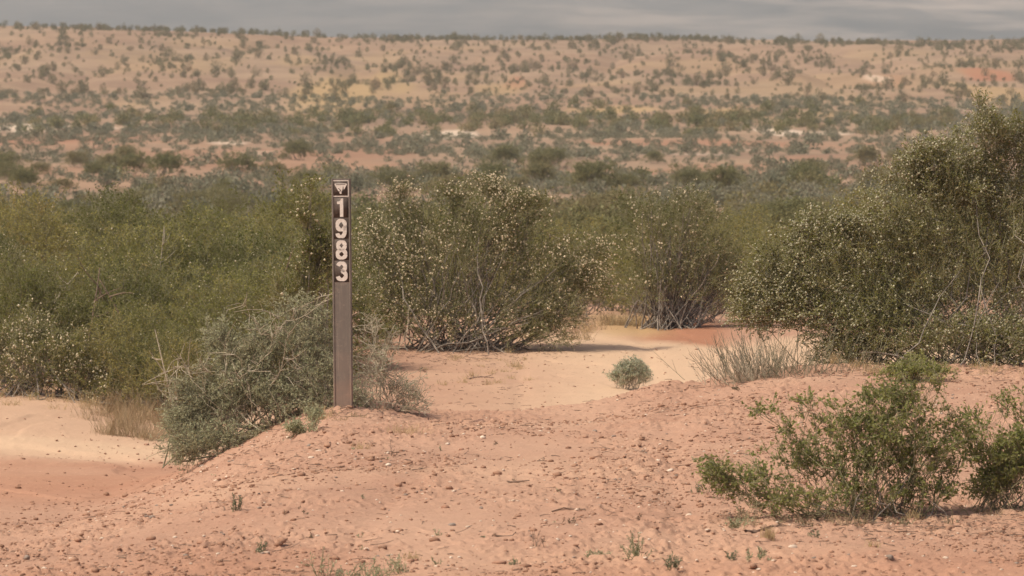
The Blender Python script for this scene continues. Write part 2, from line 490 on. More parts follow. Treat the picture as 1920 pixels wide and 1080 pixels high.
def digit_polys(ch):
    """bold grotesque numerals in a unit cell 0.66 wide and 1 high"""
    V_, H_ = .185, .145
    out = []
    if ch == '1':
        out = [[(.27, 0), (.47, 0), (.47, 1), (.33, 1), (.27, .86)], [(.10, .70), (.27, .70), (.27, .86), (.10, .83)], [(.27, .86), (.33, 1), (.315, .93), (.285, .88)]]
        out = [[(.27, 0), (.47, 0), (.47, 1), (.34, 1), (.32, .93), (.285, .88), (.22, .845), (.10, .835), (.10, .70), (.27, .70)]]
    elif ch == '8':
        for cz, rx, rz in ((.735, .205, .195), (.27, .24, .205)):
            P = arc(.33, cz, rx, rz, 0, 360, 40); w = widths_of(P, V_, H_); w[0] = w[-1] = V_
            out += stroke(P, w)
    elif ch == '9':
        P = arc(.33, .675, .225, .25, 0, 360, 40); w = widths_of(P, V_, H_); w[0] = w[-1] = V_
        out += stroke(P, w)
        P = np.concatenate([[[.555, .66]], [[.553, .55]], arc(.335, .40, .215, .328, 5, -95, 16), arc(.30, .27, .20, .198, -92, -172, 10)])
        out += stroke(P, widths_of(P, V_, H_))
    elif ch == '3':
        P = np.concatenate([arc(.32, .735, .205, .195, 165, -82, 26), [[.27, .54]]])
        out += stroke(P, widths_of(P, V_, H_))
        P = np.concatenate([[[.27, .535]], [[.34, .532]], arc(.325, .28, .235, .21, 72, -168, 30)])
        out += stroke(P, widths_of(P, V_, H_))
    return out

def build_post():
    X, D = (642.5 - 960) / 400.0, 20.0
    root = thing('trail_marker_post', (X, D, 0.0), 'tall narrow brown marker post numbered 1983 standing in the brush', 'marker post', rotz=math.radians(-9))
    root.rotation_euler = (0, math.radians(-.45), math.radians(-9))
    zb = gz(X, D) - .06
    mb, nt, nd, lk, p = new_mat('brown_post')
    tc = coords(nt); sp = nd.new('ShaderNodeSeparateXYZ'); lk.new(tc, sp.inputs[0])
    mp = nd.new('ShaderNodeMapping'); mp.inputs['Scale'].default_value = (60, 60, 2.2); lk.new(tc, mp.inputs['Vector'])
    c = mixrgb(nt, (.178, .147, .121), (.136, .112, .093), ramp(nt, noise_node(nt, 1, 4, mp.outputs[0], .6), .35, .7))
    c = mixrgb(nt, c, (.24, .19, .15), ramp(nt, noise_node(nt, 14, 5, tc, .7), .52, .70))
    mp3 = nd.new('ShaderNodeMapping'); mp3.inputs['Scale'].default_value = (260, 260, 5); lk.new(tc, mp3.inputs['Vector'])
    c = mixrgb(nt, c, (.31, .25, .20), math_node(nt, 'MULTIPLY', ramp(nt, noise_node(nt, 1, 3, mp3.outputs[0], .6), .60, .70), .6))
    c = mixrgb(nt, c, (.075, .058, .047), math_node(nt, 'MULTIPLY', ramp(nt, noise_node(nt, 5, 6, tc, .75), .56, .70), .65))
    mp4 = nd.new('ShaderNodeMapping'); mp4.inputs['Scale'].default_value = (25, 25, 120); lk.new(tc, mp4.inputs['Vector'])
    c = mixrgb(nt, c, (.36, .29, .235), math_node(nt, 'MULTIPLY', ramp(nt, noise_node(nt, 1, 4, mp4.outputs[0], .7), .64, .70), .7))
    dust = math_node(nt, 'MULTIPLY', ramp(nt, sp.outputs[2], .30, .02), ramp(nt, noise_node(nt, 9, 4, tc), .3, .7))
    c = mixrgb(nt, c, (.33, .205, .145), dust)
    lk.new(c, p.inputs['Base Color']); p.inputs['Roughness'].default_value = .55
    # body: a flat face between two rounded, folded-back ribs
    h = 1.0885; w = .0462
    prof = [(-w, .004), (-w + .001, -.002), (-w + .005, -.005), (-w + .009, -.0045), (-w + .011, -.0015), (w - .011, -.0015), (w - .009, -.0045), (w - .005, -.005), (w - .001, -.002), (w, .004),
            (w - .001, .013), (w - .006, .014), (w - .008, .006), (-w + .008, .006), (-w + .006, .014), (-w + .001, .013)]
    n = len(prof)
    zs = np.linspace(zb, h, 14)
    V = np.array([[px, py, z] for z in zs for px, py in prof])
    Fq = [[k * n + i, k * n + (i + 1) % n, (k + 1) * n + (i + 1) % n, (k + 1) * n + i] for k in range(len(zs) - 1) for i in range(n)]
    me = bpy.data.meshes.new('post_body')
    me.from_pydata([tuple(v) for v in V], [], Fq + [list(range((len(zs) - 1) * n, len(zs) * n)), list(range(n))[::-1]])
    me.update()
    body = link('post_body', me, root, mb)
    md = plain_mat('dark_decal', (.060, .043, .035), (.110, .083, .068), 70, .5, 5)
    mw = plain_mat('white_decal', (.60, .52, .45), (.78, .70, .62), 110, .6, 5)
    fy = -.0015
    cells = [('1', .9985, .9060), ('9', .9035, .8055), ('8', .8030, .7055), ('3', .7030, .6035)]
    for k, (ch, zt, zl) in enumerate(cells):
        off = (.0004, .0008, .0012, .0018)[k]
        V, Fc = box(-.0385 + off, .0375 + off, fy - .0010, fy - .00005, zl, zt)
        plate = link('number_plate', mk_mesh('number_plate', V, Fc), root, md)
        hgt = (zt - zl) * (.90 if k else .93); sc_ = hgt * .93
        z0 = zl + ((zt - zl) - hgt) / 2
        polys = [[(off - .0012 + (px - .33) * sc_, z0 + pz * hgt) for px, pz in poly] for poly in digit_polys(ch)]
        link('numeral', flat_mesh('numeral', polys, fy - .0016), plate, mw)
    # emblem plate with its white border, inverted triangle, tree and river
    zl, zt = 1.004, 1.081
    x0, x1 = -.0405, .0375
    V, Fc = box(x0, x1, fy - .0010, fy - .00005, zl, zt)
    plate = link('emblem_plate', mk_mesh('emblem_plate', V, Fc), root, md)
    b = .0042
    fr = [[(x0, zt), (x1, zt), (x1 - b, zt - b), (x0 + b, zt - b)], [(x0, zl), (x0 + b, zl + b), (x1 - b, zl + b), (x1, zl)],
          [(x0, zl), (x0, zt), (x0 + b, zt - b), (x0 + b, zl + b)], [(x1, zl), (x1 - b, zl + b), (x1 - b, zt - b), (x1, zt)]]
    link('emblem_border', flat_mesh('emblem_border', fr, fy - .0016), plate, mw)
    W, H = x1 - x0, zt - zl
    def e(pts): return [(x0 + a * W, zl + (1 - c_) * H) for a, c_ in pts]
    tri = [[(.15, .20), (.86, .20), (.89, .25), (.73, .55), (.67, .57), (.64, .50), (.60, .60), (.58, .68), (.52, .70), (.42, .67), (.36, .66), (.13, .26)],
           [(.46, .70), (.56, .74), (.56, .80), (.50, .83), (.45, .80), (.42, .75)]]
    link('triangle_emblem', flat_mesh('triangle_emblem', [e(t) for t in tri], fy - .0016), plate, mw)
    dk = [[(.21, .245), (.81, .245), (.78, .285), (.23, .285)],
          [(.655, .36), (.675, .42), (.69, .56), (.70, .66), (.61, .66), (.625, .54), (.64, .42)],
          [(.34, .46), (.40, .48), (.45, .54), (.53, .60), (.50, .67), (.44, .62), (.43, .56), (.37, .52)]]
    link('emblem_tree', flat_mesh('emblem_tree', [e(t) for t in dk], fy - .0021), plate, md)
build_post()

# ------------------------------------------------------------------ shrub builder
def bez(p0, p1, p2, n):
    t = np.linspace(0, 1, n + 1)[:, None]
    return (1 - t) ** 2 * p0 + 2 * t * (1 - t) * p1 + t * t * p2

def leaf_quads(P, Dr, L, W, rng):
    n = len(P)
    side = unit(np.cross(Dr, rng.normal(size=(n, 3))))
    L = L * rng.uniform(.7, 1.3, (n, 1)); W = W * rng.uniform(.7, 1.3, (n, 1))
    mid = P + Dr * L * .5
    return np.stack([P, mid + side * W * .5, P + Dr * L, mid - side * W * .5], 1)

def make_spray(rng, L=.15, nsub=6, nleaf=30, leaf=(.011, .006), nseed=3, twig_r=.0011, curl=.25, spread=.55, leaf_along=.55):
    """a twig along +z with side twigs, leaves and seed heads"""
    end = np.array([rng.normal() * curl * L, rng.normal() * curl * L, L])
    main = bez(np.zeros(3), np.array([rng.normal() * curl * L * .6, rng.normal() * curl * L * .6, L * .5]), end, 4)
    S = [poly_segs(main, twig_r * 1.3, twig_r * .8)]
    tracks = [main[1:]]
    for k in range(nsub):
        t = rng.uniform(.15, .9); q = main[int(t * 3)] * (1 - (t * 3) % 1) + main[int(t * 3) + 1] * ((t * 3) % 1)
        a = rng.uniform(0, 2 * math.pi)
        dv = unit(np.array([math.cos(a) * spread, math.sin(a) * spread, .55 + rng.normal() * .15]))
        l = L * rng.uniform(.3, .6)
        tip = q + dv * l + rng.normal(size=3) * l * .15
        tw = bez(q, q + dv * l * .5 + rng.normal(size=3) * l * .1, tip, 3)
        S.append(poly_segs(tw, twig_r, twig_r * .6)); tracks.append(tw)
    S = np.concatenate(S)
    LP, LD = [], []
    for k in range(nleaf):
        tr = tracks[rng.integers(len(tracks))]
        t = rng.uniform(1 - leaf_along if False else 0, 1) ** .7 * (len(tr) - 1.001)
        i = int(t); q = tr[i] + (tr[i + 1] - tr[i]) * (t - i)
        ax = unit(tr[i + 1] - tr[i])
        dv = unit(ax * .6 + rng.normal(size=3) * .6)
        LP.append(q); LD.append(dv)
    Q = leaf_quads(np.array(LP), np.array(LD), leaf[0], leaf[1], rng) if nleaf else np.zeros((0, 4, 3))
    SP = []
    for k in range(nseed):
        tr = tracks[rng.integers(len(tracks))]
        SP.append(tr[-1 - (rng.random() < .4)] + rng.normal(size=3) * .006)
    return S, Q, np.array(SP).reshape(-1, 3)

def frames(D, rng):
    D = unit(D)
    r = unit(np.cross(D, unit(rng.normal(size=D.shape))))
    return np.stack([r, np.cross(D, r), D], 2)          # columns are the axes

def grow(rng, lumps, sprays, n_tips, base_r=(.08, .08), n_main=26, stem_r=.007, up=.35, scale=(.8, 1.25), kink=.06, seed_r=.0052, seed_at=None, base_fn=None, low_cut=.0, side_shoots=0, shell=.45):
    """returns segments, leaf quads, seed points, seed radii in the frame of the shrub's base.
    lumps: (cx, cy, cz, rx, ry, rz, weight)"""
    L = np.array(lumps, float); w = L[:, 6] / L[:, 6].sum()
    k = rng.choice(len(L), n_tips, p=w)
    v = unit(rng.normal(size=(n_tips, 3))) * (rng.random((n_tips, 1)) ** shell)
    P = L[k, :3] + v * L[k, 3:6]
    ok = P[:, 2] > low_cut
    P, k, v = P[ok], k[ok], v[ok]
    n = len(P)
    B = np.stack([rng.normal(size=n) * base_r[0], rng.normal(size=n) * base_r[1], np.full(n, -.03)], 1)
    if base_fn is not None: B = base_fn(P, B)
    segs = []
    nm = min(n_main, n)
    main = rng.choice(n, nm, replace=False)
    pool_p, pool_r = [], []
    for i in main:
        p0, p2 = B[i], P[i]
        c = p0 + (p2 - p0) * np.array([.62, .62, .38]) + rng.normal(size=3) * kink * np.linalg.norm(p2 - p0)
        b = bez(p0, c, p2, 9); b[1:-1] += rng.normal(size=(8, 3)) * kink * .22 * np.linalg.norm(p2 - p0) * .5
        r = stem_r * rng.uniform(.7, 1.3)
        segs.append(poly_segs(b, r, r * .28)); pool_p.append(b[2:]); pool_r.append(np.linspace(r, r * .28, 10)[2:])
    PP = np.concatenate(pool_p); PR = np.concatenate(pool_r)
    rest = np.setdiff1d(np.arange(n), main)
    for i in rest:
        dv = P[i] - PP
        dist = np.linalg.norm(dv, axis=1) + np.clip(PP[:, 2] - P[i, 2] + .05, 0, 9) * 2.0 + rng.random(len(PP)) * .12
        j = int(np.argmin(dist)); q = PP[j]
        ln = np.linalg.norm(P[i] - q)
        b = bez(q, q + (P[i] - q) * .5 + np.array([0, 0, .10 * ln]) + rng.normal(size=3) * ln * .16, P[i], 4)
        r = min(PR[j] * .75, stem_r * .5)
        segs.append(poly_segs(b, r, max(r * .35, .0009)))
        if rng.random() < .35:
            PP = np.concatenate([PP, b[2:4]]); PR = np.concatenate([PR, [r * .7, r * .5]])
    D = unit(v * .55 + unit(P - B * .5) * .55 + np.array([0, 0, up]) + rng.normal(size=(n, 3)) * .28)
    R = frames(D, rng); sc_ = rng.uniform(scale[0], scale[1], n)
    S = [np.concatenate(segs)]; Q = []; SP = []
    which = rng.integers(len(sprays), size=n)
    clus = .32 + .68 * ss(.38, .60, fbm(P[:, 0] * 3.2 + P[:, 1] * 1.7, P[:, 2] * 3.6 + P[:, 1] * 1.3, 2, int(rng.integers(999))))
    has = rng.random(n) < clus * (1.0 if seed_at is None else np.minimum(1, 1.4 * seed_at(P)))
    for t, (s, q, sp) in enumerate(sprays):
        m = which == t
        if not m.any(): continue
        Rm, Pm, sm = R[m], P[m], sc_[m]
        def put(pts): return np.einsum('mij,nj->mni', Rm, pts) * sm[:, None, None] + Pm[:, None]
        a, b = put(s[:, :3]), put(s[:, 3:6])
        rr = np.repeat(s[None, :, 6:8], len(Pm), 0)
        S.append(np.concatenate([a, b, rr], 2).reshape(-1, 8))
        Q.append(put(q.reshape(-1, 3)).reshape(-1, 4, 3))
        if len(sp):
            hm = has[m]
            SP.append(put(sp)[hm].reshape(-1, 3))
    S = np.concatenate(S); Q = np.concatenate(Q)
    SP = np.concatenate(SP) if SP else np.zeros((0, 3))
    return S, Q, SP, seed_r * np.clip(rng.lognormal(-.05, .32, len(SP)), .45, 1.7)

def plant_parts(root, rng, S, Q, SP=None, SR=None, stem_mat='stem', leaf_mat='creosote_leaf', stem_name='stems', leaf_name='foliage', sides=4):
    V, Fc = segs_mesh(S, sides)
    me = mk_mesh(stem_name, V, Fc, True)
    me.materials.append(MAT[stem_mat])
    if stem_mat == 'stem':
        me.materials.append(MAT['twig'])
        thin = (np.asarray(S)[:, 6] < .0021).astype(np.int32)
        me.polygons.foreach_set('material_index', np.repeat(thin, sides).astype(np.int32))
    link(stem_name, me, root)
    if Q is not None and len(Q):
        V, Fc = quads(Q)
        me = mk_mesh(leaf_name, V, Fc)
        add_attr(me, 'tint', np.repeat(rng.random(len(Q)), 4))
        link(leaf_name, me, root, MAT[leaf_mat])
    if SP is not None and len(SP):
        V, Fc = balls(SP, SR, rng)
        me = mk_mesh('seed_heads', V, Fc, True)
        add_attr(me, 'tint', np.repeat(rng.random(len(SP)), 6))
        o = link('seed_heads', me, root, MAT['fluff'], kind='stuff')

def px_lumps(px0, d, base_z, spec, depth=.8, reach=0.0):
    """lumps measured on the photograph (px, row, half width, half height, weight, depth offset) as metres round the base"""
    s = F / d
    out = []
    for (px, py, rx, ry, w, off) in spec:
        cz = EYE - (py - HOR) / s - base_z; rxm = max(rx / s - reach * .5, rx / s * .35); rzm = max(ry / s - reach * .5, ry / s * .35)
        out.append(((px - px0) / s, off, cz - reach * .25, rxm, max(rx / s * depth - reach * .5, .04), rzm, w))
    return out

# ---- the large seeding creosote behind the path, right of the post
def hero(name, px0, d, spec, label, category, seed, spray_kw, grow_kw, leaf='creosote_leaf', stem='stem', nspray=8, depth=.8, sides=4, group=None, parts=('stems', 'foliage')):
    rng = np.random.default_rng(seed)
    x = (px0 - 960) / F * d; z = gz(x, d)
    root = thing(name, (x, d, z), label, category, group)
    sprays = [make_spray(rng, **spray_kw) for _ in range(nspray)]
    S, Q, SP, SR = grow(rng, px_lumps(px0, d, z, spec, depth, spray_kw['L']), sprays, **grow_kw)
    plant_parts(root, rng, S, Q, SP, SR, stem, leaf, parts[0], parts[1], sides)
    return root

CREO = dict(L=.15, nsub=6, nleaf=27, leaf=(.0118, .0068), nseed=8)
hero('creosote_bush', 850, 30.3, [
    (850, 480, 165, 105, 5, 0), (760, 430, 90, 75, 2, .1), (930, 420, 110, 72, 2.5, 0), (1040, 520, 100, 85, 2.6, 0), (1085, 515, 72, 60, 1.2, 0),
    (735, 520, 75, 95, 1.8, 0), (750, 372, 30, 30, .35, 0), (845, 372, 50, 26, .5, 0), (920, 358, 36, 22, .5, 0), (985, 385, 50, 30, .7, 0),
    (1010, 585, 90, 50, 1.6, -.1), (790, 575, 110, 50, 1.3, -.05), (860, 600, 140, 45, 1.5, -.1), (1000, 620, 90, 35, .9, -.15), (740, 600, 60, 40, .6, 0), (1110, 470, 30, 26, .3, 0), (905, 570, 150, 40, 1.1, 0), (700, 450, 35, 60, .5, 0)],
    'wide creosote bush full of pale seed fluff with bare grey stems beside the sandy path', 'bush', 11,
    CREO, dict(n_tips=1700, base_r=(.24, .16), n_main=130, stem_r=.0062, seed_r=.0049, low_cut=.06, kink=.11), depth=.62)

# ---- the tall creosote on the right
hero('creosote_bush', 1800, 21.9, [
    (1800, 480, 190, 160, 5, .1), (1690, 430, 125, 130, 2.6, 0), (1580, 520, 140, 105, 2.8, 0), (1480, 525, 95, 95, 1.5, 0), (1490, 575, 110, 65, 1.6, -.02), (1420, 580, 55, 45, .5, 0), (1450, 480, 25, 40, .35, 0),
    (1850, 330, 105, 120, 2.8, .1), (1780, 345, 85, 60, 1.2, 0), (1855, 250, 55, 50, .5, 0), (1838, 205, 16, 36, .12, 0), (1905, 265, 60, 60, .6, .1), (1980, 420, 150, 200, 4, .1),
    (1710, 335, 65, 65, .55, 0), (1745, 300, 60, 55, .6, 0), (1530, 440, 60, 50, .6, 0), (1600, 440, 55, 50, .7, 0), (1620, 600, 130, 65, 2.4, -.1), (1600, 655, 90, 40, 1.0, -.12), (1760, 635, 190, 60, 3.0, -.15), (1900, 640, 130, 60, 2.2, -.1), (1680, 560, 130, 60, 1.4, -.05), (1420, 540, 40, 40, .3, 0)],
    'tall broad creosote bush with round white seed fluff filling the right edge', 'bush', 12,
    dict(L=.13, nsub=6, nleaf=27, leaf=(.0110, .0064), nseed=9), dict(n_tips=3000, base_r=(.30, .22), n_main=110, stem_r=.0044, seed_r=.0050, low_cut=.01, kink=.15), depth=.55)

# ---- the seeding creosote at the lower left
hero('creosote_bush', 90, 26.3, [
    (60, 690, 95, 75, 1.5, 0), (115, 665, 65, 55, 1.2, 0), (150, 725, 85, 55, 1.8, 0), (40, 640, 75, 75, 1.2, .1), (-60, 680, 110, 110, 2, .1), (185, 745, 45, 35, .6, 0)],
    'low creosote bush dotted with pale seed fluff above the pale bank at lower left', 'bush', 13,
    CREO, dict(n_tips=620, base_r=(.26, .12), n_main=60, stem_r=.0055, seed_r=.0049, low_cut=.0, seed_at=lambda P: np.where(P[:, 0] > -.15, .8, .3)), depth=.7)

# ---- the creosote behind the red bank, its trunk cluster bare
hero('creosote_bush', 1252, 32.4, [
    (1260, 440, 105, 100, 3, 0), (1225, 510, 70, 70, 1.5, 0), (1320, 490, 90, 95, 2.4, .1), (1250, 540, 110, 50, 1.5, 0), (1310, 560, 80, 40, .9, .1), (1225, 390, 40, 40, .6, 0), (1350, 520, 70, 60, 1.2, .2), (1300, 385, 50, 40, .7, .1), (1390, 560, 55, 45, .7, .2)],
    'creosote bush with a dense knot of bare grey stems behind the red bank', 'bush', 14,
    CREO, dict(n_tips=700, base_r=(.12, .12), n_main=120, stem_r=.0065, seed_r=.0050, low_cut=.22, seed_at=lambda P: P[:, 2] * 0 + .3), depth=.9)

# ---- seeding creosote right behind the post's left side
hero('creosote_bush', 585, 23.6, [
    (585, 500, 45, 85, 1.6, 0), (600, 470, 40, 45, 1, 0), (570, 410, 22, 40, .35, 0), (582, 360, 12, 26, .12, 0), (540, 560, 55, 60, 1, 0)],
    'slender creosote bush just behind the left edge of the numbered post', 'bush', 15,
    dict(L=.12, nsub=5, nleaf=30, leaf=(.012, .007), nseed=2), dict(n_tips=300, base_r=(.06, .06), n_main=22, stem_r=.007, seed_r=.0052, seed_at=lambda P: P[:, 2] * 0 + .6), depth=.8)

# ---- wispy grey-green shrub at the foot of the post
def left_slope(P, B):
    B = B.copy(); B[:, 2] += -.02 + np.minimum(0, B[:, 0] + .1) * .35
    return B
hero('wispy_shrub', 515, 20.55, [
    (520, 660, 90, 70, 2.4, 0), (450, 700, 85, 70, 2.2, 0), (400, 760, 75, 55, 1.6, 0), (590, 650, 60, 90, 1.6, -.05), (500, 740, 110, 50, 2, -.05), (370, 800, 45, 40, .8, 0), (560, 590, 45, 40, .6, 0), (640, 740, 30, 40, .3, -.12), (345, 740, 30, 45, .4, 0), (420, 640, 45, 45, .6, .05), (430, 805, 80, 35, 1.4, -.15), (365, 825, 45, 30, 1.1, -.2), (345, 790, 40, 40, .7, -.05), (540, 750, 70, 35, .8, -.12), (605, 720, 50, 50, .7, -.14), (645, 738, 26, 40, .7, -.22), (620, 690, 26, 40, .4, -.2)],
    'tangled grey-green shrub with pale twigs at the foot of the numbered post', 'shrub', 16,
    dict(L=.11, nsub=6, nleaf=46, leaf=(.013, .0042), nseed=0, twig_r=.0010, curl=.5, spread=.9), dict(n_tips=980, base_r=(.24, .10), n_main=60, stem_r=.0034, up=.15, kink=.16, base_fn=left_slope, low_cut=-.36), leaf='grey_leaf', stem='reed', depth=.7)
def dead_twigs():
    rng = np.random.default_rng(161)
    root = [o for o in bpy.data.objects if o.name == 'wispy_shrub'][0]
    z = root.location.z
    sp = [make_spray(rng, L=.12, nsub=5, nleaf=0, nseed=0, twig_r=.0014, curl=.7, spread=1.0) for _ in range(5)]
    S, Q, SP, SR = grow(rng, px_lumps(515, 20.55, z, [(520, 660, 110, 80, 2, -.1), (420, 720, 95, 75, 2, -.1), (360, 720, 50, 40, .8, 0), (560, 600, 60, 50, .8, 0), (600, 700, 50, 60, .8, -.1)], .7), sp, 60, base_r=(.2, .1), n_main=30, stem_r=.0028, up=.1, kink=.25, base_fn=left_slope, low_cut=-.2)
    plant_parts(root, rng, S, None, None, None, 'pale_twig', stem_name='dead_twigs')
dead_twigs()
hero('twiggy_shrub', 712, 20.5, [
    (705, 690, 35, 50, .9, 0), (745, 735, 45, 32, 1, 0), (682, 742, 34, 36, 1.0, -.14), (720, 640, 50, 35, .45, .1), (770, 755, 28, 22, .4, 0), (700, 620, 30, 25, .25, .1)],
    'sparse pale twiggy shrub arching over the dirt right of the numbered post', 'shrub', 17,
    dict(L=.10, nsub=5, nleaf=15, leaf=(.013, .0034), nseed=0, twig_r=.0014, curl=.6, spread=.9), dict(n_tips=140, base_r=(.07, .05), n_main=30, stem_r=.0028, up=.1, kink=.2), leaf='grey_leaf', stem='pale_twig', depth=.8)

# ---- small green plant under the post, round pale plant beside the path
hero('low_plant', 575, 18.95, [(560, 810, 35, 25, 1.2, 0), (600, 818, 30, 14, .6, 0), (585, 785, 25, 18, .5, .05), (548, 822, 22, 14, .5, 0)],
    'small olive green plant in the dirt just in front of the post', 'plant', 18,
    dict(L=.05, nsub=5, nleaf=26, leaf=(.011, .0045), nseed=0, twig_r=.0009, curl=.3), dict(n_tips=150, base_r=(.05, .04), n_main=30, stem_r=.0018, up=.6, shell=.6), leaf='grey_leaf', stem='stem', depth=.8)
hero('round_plant', 1183, on_ground(1183, 733)[1] + .12, [(1183, 703, 38, 28, 3, 0), (1158, 708, 18, 18, .6, 0), (1208, 700, 20, 20, .8, 0), (1190, 686, 26, 14, .7, 0), (1165, 690, 16, 10, .3, 0)],
    'small round pale green plant at the edge of the sandy path', 'plant', 19,
    dict(L=.05, nsub=4, nleaf=30, leaf=(.012, .004), nseed=0, twig_r=.0009, curl=.3), dict(n_tips=230, base_r=(.04, .04), n_main=34, stem_r=.0016, up=.7, shell=.6), leaf='pale_leaf', stem='pale_twig', depth=.9)

# ---- the green bushes in the foreground at right
GREEN = dict(L=.060, nsub=5, nleaf=26, leaf=(.0100, .0060), nseed=0, twig_r=.0010, curl=.35, spread=.75)
hero('young_creosote', 1660, 15.45, [
    (1690, 830, 90, 90, 3.2, 0), (1600, 880, 85, 60, 2, 0), (1740, 860, 75, 75, 1.8, .05), (1700, 745, 55, 40, 1.1, .05), (1750, 720, 25, 22, .25, .05), (1560, 790, 50, 30, .55, 0), (1520, 760, 24, 24, .25, 0), (1450, 775, 38, 16, .35, 0), (1480, 800, 30, 30, .25, 0),
    (1400, 900, 62, 38, 1.3, -.08), (1350, 890, 30, 32, .45, -.08), (1470, 930, 75, 28, 1.1, -.1), (1500, 860, 55, 40, .7, 0), (1640, 750, 45, 25, .4, .05), (1610, 800, 45, 40, .7, 0), (1540, 935, 75, 30, .8, -.1), (1800, 800, 30, 50, .35, .05), (1700, 700, 24, 14, .2, .05), (1640, 930, 90, 30, 1.2, -.03), (1730, 920, 70, 35, 1.2, 0), (1780, 860, 45, 40, .5, 0), (1620, 800, 120, 80, 1.2, 0), (1480, 870, 120, 65, 1.1, 0), (1800, 820, 40, 60, .5, .05), (1560, 850, 150, 70, 1.0, 0), (1700, 770, 100, 60, 1.0, .05), (1350, 870, 35, 25, .2, -.08)],
    'bright green sprawling young creosote on the red dirt at lower right', 'bush', 20,
    GREEN, dict(n_tips=820, base_r=(.14, .06), n_main=90, stem_r=.0022, up=.35, scale=(.6, 1.5), kink=.2, low_cut=.01, shell=.42), leaf='green_leaf', depth=.6)
hero('young_creosote', 1905, 15.6, [
    (1840, 850, 30, 50, .35, 0), (1890, 870, 55, 65, 2, 0), (1940, 860, 80, 80, 3, 0), (1870, 915, 45, 28, .9, 0), (1850, 800, 32, 40, .16, .05), (1890, 770, 30, 50, .10, .05), (1935, 780, 40, 50, .2, .05)],
    'green young creosote cut by the right edge of the picture', 'bush', 21,
    GREEN, dict(n_tips=430, base_r=(.09, .05), n_main=50, stem_r=.0022, up=.35, scale=(.6, 1.5), kink=.18, low_cut=.01, shell=.42), leaf='green_leaf', depth=.6)
hero('low_bush', 1730, 20.6, [(1700, 700, 45, 20, 1.5, 0), (1755, 700, 45, 20, .9, 0), (1730, 685, 35, 18, .5, .1)],
    'small green bush under the tall seeding creosote, its base behind the young creosote', 'bush', 22,
    GREEN, dict(n_tips=200, base_r=(.10, .05), n_main=30, stem_r=.003, up=.4, low_cut=.02), leaf='green_leaf', depth=.7)

# ---- leafless broom-like clump at the end of the path
def broom(px0, d, spread, hmax, n, seed, label, lean=0.0, mat='reed', name='broom_shrub', r=.0016, zone=.18):
    rng = np.random.default_rng(seed)
    x = (px0 - 960) / F * d; z = gz(x, d)
    root = thing(name, (x, d, z), label, 'shrub')
    S = []
    for i in range(n):
        b = np.array([rng.normal() * zone, rng.normal() * zone * .6, -.02])
        az = rng.uniform(0, 2 * math.pi); t = abs(rng.normal()) * spread
        dv = np.array([math.cos(az) * t + lean + b[0] * 1.6, math.sin(az) * t * .8, 1.0]); dv = dv / np.linalg.norm(dv)
        l = hmax * rng.uniform(.45, 1.0) * (1 - .25 * min(t, 1))
        c = b + dv * l * .5 + rng.normal(size=3) * l * .06
        tip = b + dv * l + np.array([0, 0, l * .10]) + rng.normal(size=3) * l * .05
        p = bez(b, c, tip, 5); rr = r * rng.uniform(.7, 1.5)
        S.append(poly_segs(p, rr, rr * .4))
        for q in range(rng.integers(2, 6)):
            k = rng.integers(1, 5); l2 = l * rng.uniform(.15, .4)
            d2 = unit(dv + rng.normal(size=3) * .38)
            S.append(poly_segs(bez(p[k], p[k] + d2 * l2 * .5, p[k] + d2 * l2 + np.array([0, 0, .12 * l2]), 3), rr * .7, rr * .3))
    V, Fc = segs_mesh(np.concatenate(S), 4)
    link('stems', mk_mesh('stems', V, Fc, True), root, MAT[mat])
    return root
broom(1455, 21.3, .70, .28, 200, 31, 'leafless grey-green broom-like shrub where the path ends at the tall creosote', zone=.17, r=.0012, lean=-.12)
def branch(px, py, d, length, ang, lift, r0, label, seed, mat='dead_wood'):
    r = np.random.default_rng(seed)
    x = (px - 960) / F * d; z = EYE - (py - HOR) / F * d
    dv = np.array([math.cos(ang), math.sin(ang) * .3, lift]); dv = dv / np.linalg.norm(dv)
    g = gz(x, d)
    P = bez(np.array([0, 0, -.05]), np.array([0, 0, (z - g) * .6]) + r.normal(size=3) * .05, np.array([0, 0, z - g]) + dv * length, 9)
    S = [poly_segs(P, r0, r0 * .4)]
    for k in range(9):
        i = r.integers(3, 9); d2 = unit(dv + r.normal(size=3) * .6); l2 = length * r.uniform(.2, .6)
        S.append(poly_segs(bez(P[i], P[i] + d2 * l2 * .5 + r.normal(size=3) * .02, P[i] + d2 * l2, 4), r0 * .5, r0 * .2))
    V, Fc = segs_mesh(np.concatenate(S), 5)
    o = link('dead_branch', mk_mesh('dead_branch', V, Fc, True), mat=MAT[mat], loc=(x, d, g))
    tag(o, label, 'branch')
branch(285, 520, 29.0, .35, 1.2, 1.6, .007, 'pale bare dead branch standing up in the middle of the left thicket', 1, 'pale_twig')
branch(275, 620, 27.0, .45, 2.6, .9, .008, 'dark bare branch slanting through the left thicket', 2)
branch(140, 610, 27.2, .4, .9, 1.5, .008, 'dark forked dead branch above the lower left seeding creosote', 3)
branch(60, 590, 27.5, .4, .3, .9, .006, 'grey bare branch near the left edge of the thicket', 4, 'pale_twig')
branch(335, 700, 25.0, .3, 2.2, 1.0, .006, 'pale bare branch sticking out left of the wispy shrub', 5, 'pale_twig')
branch(470, 560, 27.6, .4, .5, 1.0, .006, 'bare grey branch above the wispy shrub', 6, 'dead_wood')
broom(1400, 21.2, .85, .24, 110, 32, 'thin dry branching shrub spreading over the path edge left of the broom shrub', lean=-.35, mat='pale_twig', name='dry_shrub', r=.0015, zone=.08)

